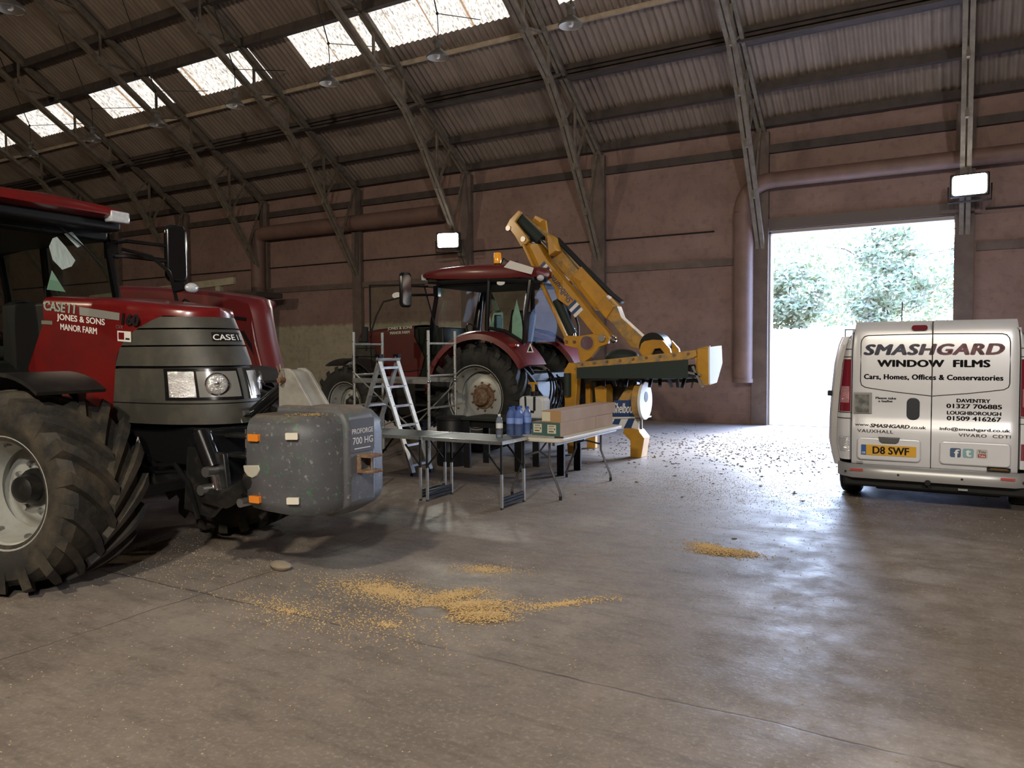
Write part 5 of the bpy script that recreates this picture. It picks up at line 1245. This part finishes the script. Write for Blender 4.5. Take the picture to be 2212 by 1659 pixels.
# scaffold tower: two rung frames joined by rails and braces
sf = thing('scaffold_tower', 'aluminium scaffold frames with rails and diagonal braces in front of the far tractor', 'scaffold', (-6.62, 9.02, 0))
for nm, x in (('rung_frame', 0), ('rung_frame', -1.41)):
    f_ = bpy.data.objects.new(nm, None); COL.objects.link(f_); f_.parent = sf; f_.location = (x, 0, 0)
    for y in (0, .68):
        MB().cyl((0, y, .02), (0, y, 1.91), .0225, 12).build('upright', ALUD, f_)
        MB().cyl((0, y, 0), (0, y, .03), .045, 12).build('foot', BLACK, f_)
        hl_ = MB()
        for q in range(8): hl_.cyl((-.0, y-.0235, .22+.22*q), (0, y-.02, .22+.22*q), .009, 6)
        hl_.build('pin_holes', BLACK, f_, smooth=0)
    for z in (.30, .78, 1.25, 1.72): MB().cyl((0, .02, z), (0, .66, z), .017, 10).build('rung', ALUD, f_)
MB().bar((.0, -.02, 1.17), (-1.41, -.02, 1.17), .035, .07).bar((.0, .70, 1.17), (-1.41, .70, 1.17), .035, .07).build('platform_rail', ALUD, sf, smooth=0)
MB().cyl((-1.41, -.03, 1.30), (-.05, -.03, .30), .012, 8).cyl((-1.0, .69, .25), (0, .69, 1.12), .012, 8).cyl((-.05, .2, .8), (-1.38, .2, .35), .010, 8).build('brace', ALUD, sf)
MB().ball((0, .68, 1.17), (.04, .04, .04), 10, 6).ball((0, 0, 1.17), (.035, .035, .035), 10, 6).build('rail_coupler', STEEL, sf)

# ------------------------------------------------------------------ spilt grain, chaff, leaves, a stone
GRAIN = mat('wheat_grain', (.50, .33, .14), .75, col2=(.58, .43, .22), nscale=60)
STRAW = mat('pale_chaff', (.38, .29, .17), .85, col2=(.48, .40, .28), nscale=40)
def grain_obj(name, label, cat, pts, m, s0, s1, flat=.45):
    b = MB()
    for x, y, z in pts:
        L = s0+(s1-s0)*rnd.random(); a = rnd.random()*PI; c, s = math.cos(a)*L, math.sin(a)*L; w_ = .45
        b.add([(x+c, y+s, z+L*.2), (x-s*w_, y+c*w_, z+L*.2), (x-c, y-s, z+L*.2), (x+s*w_, y-c*w_, z+L*.2), (x, y, z+L*flat*2), (x, y, z)], [(0, 1, 4), (1, 2, 4), (2, 3, 4), (3, 0, 4), (1, 0, 5), (2, 1, 5), (3, 2, 5), (0, 3, 5)])
    o = b.build(name, m, smooth=0, fix=False); return tag(o, label, cat, kind='stuff')
P_ = []
def heap(cx, cy, rx, ry, ang, n, h, ex=1.0):
    for _ in range(n):
        a, q = rnd.random()*2*PI, abs(rnd.gauss(0, .42))**ex
        if q > 1.5: continue
        u, v = q*math.cos(a)*rx, q*math.sin(a)*ry
        x, y = cx+u*math.cos(ang)-v*math.sin(ang), cy+u*math.sin(ang)+v*math.cos(ang)
        P_.append((x, y, max(0, h*(1-q*1.1))*rnd.random()))
# the main heap, curved, with tails towards the tractor and to the right
heap(-2.62, 3.98, .42, .20, R(40), 5200, .035); heap(-2.46, 3.88, .24, .13, R(30), 2600, .035); heap(-2.85, 4.12, .40, .18, R(60), 2200, .015)
heap(-3.3, 4.0, .85, .34, R(-5), 3800, .0); heap(-2.15, 4.35, .55, .10, R(48), 900, 0); heap(-3.0, 4.75, .42, .22, R(20), 800, .0)
heap(-3.6, 3.4, 1.1, .45, R(-10), 900, 0); heap(-2.9, 3.5, 1.1, .5, R(0), 700, 0)
P_ = [p for p in P_ if (p[0]+2.80)**2/.13**2 + (p[1]-3.80)**2/.10**2 > 1]
grain_obj('grain_spill', 'curved spill of golden grain on the concrete in front of the weight block', 'grain', P_, GRAIN, .0055, .0085)
P_ = []; heap(-1.58, 6.08, .36, .15, R(8), 2600, .03); heap(-1.75, 6.2, .30, .16, R(-20), 700, 0)
grain_obj('grain_spill', 'smaller spill of golden grain on the concrete behind the van', 'grain', P_, GRAIN, .006, .009)
P_ = []
for _ in range(5200):
    x, y = rnd.uniform(-7.5, 2.2), rnd.uniform(1.5, 9.0)
    if rnd.random() < .35+.65*max(0, min(1, (y-5)/4)) or x < -2.2: P_.append((x, y, 0))
for _ in range(4200): P_.append((rnd.gauss(-2.6, 1.1), rnd.gauss(8.9, .75), 0))
for _ in range(900): P_.append((rnd.gauss(-5.2, .5), rnd.gauss(3.9, .4), 0))
P_ = [p for p in P_ if p[1] < 16]
grain_obj('scattered_grain', 'loose pale grains scattered thinly over the concrete floor', 'grain', P_, STRAW, .004, .0075)
P_ = []
for _ in range(1700): P_.append((rnd.gauss(-2.6, 1.5), rnd.gauss(12.4, 1.3), 0))
P_ = [p for p in P_ if p[1] < 16.4 and abs(p[0]+2.6) < 3.5]
grain_obj('dark_litter', 'dark bits of straw and leaf litter scattered on the floor inside the doorway', 'litter', P_, mat('litter_dark', (.09, .075, .06), .9, col2=(.24, .20, .15), nscale=30), .012, .035, .25)

LEAF = mat('dry_leaf', (.075, .032, .014), .8, col2=(.15, .075, .03), nscale=30)
def leaf(label, x, y, rz, s):
    rows = []
    for i in range(9):
        u = i/8; wv = .42*math.sin(PI*u)**.8*(1+.25*math.sin(u*22)); z = .012+.22*(u-.5)**2+.02
        rows.append([((u-.5), -wv, z+.22*wv), ((u-.5), -wv*.5, z+.05), ((u-.5), 0, z*.5), ((u-.5), wv*.5, z+.08), ((u-.5), wv, z+.30*wv)])
    b = MB().grid(rows); b.move(MX.Scale(s, 4)); o = b.build('dry_leaf', LEAF, smooth=60, solid=.0012)
    o.location = (x, y, -.003*s/.05); o.rotation_euler = (0, 0, rz); tag(o, label, 'leaf', 'dry leaves on the floor')
leaf('curled dark dry leaf on the bare concrete, left of the three in the foreground', -1.115, 2.66, .3, .075)
leaf('small crumpled dry leaf beside the floor joint in the foreground', -.60, 2.86, 1.2, .05)
leaf('dry leaf at the bottom edge of the photo', -.63, 2.56, .1, .06)
leaf('dry leaf flake lying on the floor behind the van', -1.62, 6.55, .7, .05)
stn = MB().ball((0, 0, .03), (.10, .055, .038), 10, 6); 
stn.v = [(x*(1+.15*math.sin(9*y+7*z)), y*(1+.2*math.sin(11*x)), z) for x, y, z in stn.v]
so = stn.build('stone', mat('pale_stone', (.30, .25, .18), .9, bump=.4, bscale=30)); so.location = (-4.33, 4.02, 0); tag(so, 'pale stone on the floor in the shadow below the weight block', 'stone')

# ------------------------------------------------------------------ outside the doorway
YARD = mat('pale_yard', (.50, .48, .46), .9, col2=(.40, .38, .36), nscale=1.5)
def gz(y): return -.02 if y < 21.5 else (-.02+2.3*(y-21.5)/7.5 if y < 29 else 2.28+.03*(y-29))
yd = MB().prism([(YW+.34, -.02), (21.5, -.02), (29, 2.28), (80, gz(80)), (80, -.3), (YW+.34, -.3)], -60, 60, 'yz').build('ground', YARD, smooth=0); tag(yd, kind='structure'); yd.name = 'floor_yard'
LEAFG = mat('tree_leaf', (.24, .27, .10), .6, col2=(.40, .40, .22), nscale=2.0); LEAFG2 = mat('bush_leaf', (.21, .23, .09), .6, col2=(.38, .34, .20), nscale=3)
BARK = mat('bark', (.06, .045, .03), .9)
def tree(label, x, y, h, r, n, m, low=.12, name='tree', trunk=.16):
    t = thing(name, label, 'tree' if name == 'tree' else 'shrub', (x, y, gz(y)), 0, 'trees and shrubs beyond the yard')
    b = MB(); b.tube([(0, 0, 0), (.1, 0, h*.3), (-.1, .1, h*.6), (0, 0, h*.9)], [trunk, trunk*.8, trunk*.5, .02], 8)
    for i in range(9):
        a = i*2.4; z = h*(.2+.07*i); q = r*(.85-.05*i); b.tube([(0, 0, z), (q*.5*math.cos(a), q*.5*math.sin(a), z+.25*q), (q*math.cos(a), q*math.sin(a), z+.35*q)], [trunk*.35, trunk*.2, .015], 6)
    b.build('trunk', BARK, t)
    f = MB(); cl = []
    for i in range(34):
        a, q, z = rnd.random()*6.28, math.sqrt(rnd.random()), rnd.random(); k = math.sqrt(max(.06, 1-(2*z-1)**2))
        cl.append((r*q*k*math.cos(a), r*q*k*math.sin(a), h*(low+(1.02-low)*z), r*(.20+.16*rnd.random())))
    for _ in range(n):
        cx, cy, cz, cr = rnd.choice(cl); g = V((rnd.gauss(0, 1), rnd.gauss(0, 1), rnd.gauss(0, .8)))*cr*.6
        p = V((cx, cy, cz))+g
        if p.z < .05: continue
        d = V((rnd.gauss(0, 1), rnd.gauss(0, 1), rnd.gauss(0, .6))).normalized(); e = d.orthogonal().normalized(); s = .07+.08*rnd.random()
        f.add([p-d*s, p+e*s*.5, p+d*s, p-e*s*.5], [(0, 1, 2, 3)])
    tag(f.build('foliage', m, t, smooth=0, fix=False), kind=None)
    return t
tree('broad tree with pale green leaves in the middle of the doorway view', -3.4, 38.5, 10.5, 4.5, 9000, LEAFG)
tree('tall tree filling the left of the doorway view', -13.5, 39, 11, 4.4, 6500, LEAFG)
tree('tree at the right of the doorway view, partly behind the van', 6.6, 39, 9.5, 4.4, 6500, LEAFG)
for i, (x, y, h, r, lb_) in enumerate(((-8.9, 31.0, 1.7, 1.3, 'low leafy shrub at the left edge of the doorway view'), (-5.6, 31.2, 2.3, 1.35, 'round leafy shrub left of centre in the doorway view'), (-2.3, 31, 3.4, 1.4, 'tall leafy shrub behind the roof of the van'), (1.1, 31.2, 3.0, 1.35, 'leafy shrub right of the van aerial beyond the yard'))):
    tree(lb_, x, y, h, r, 4200, LEAFG2, .02, 'shrub', .05)
hg = MB(); 
for _ in range(15000):
    x = rnd.uniform(-24, 14); z = 3.0*rnd.random()**.9*(1+.25*math.sin(x*1.3)); p = V((x, 47+rnd.uniform(-.8, .8), gz(47)+z*1.6)); d = V((rnd.gauss(0, 1), rnd.gauss(0, 1), rnd.gauss(0, .6))).normalized(); e = d.orthogonal().normalized(); s = .12+.10*rnd.random()
    hg.add([p-d*s, p+e*s*.5, p+d*s, p-e*s*.5], [(0, 1, 2, 3)])
ho_ = hg.build('hedge', LEAFG2, smooth=0, fix=False); tag(ho_, 'long leafy hedge along the far side of the yard', 'hedge')
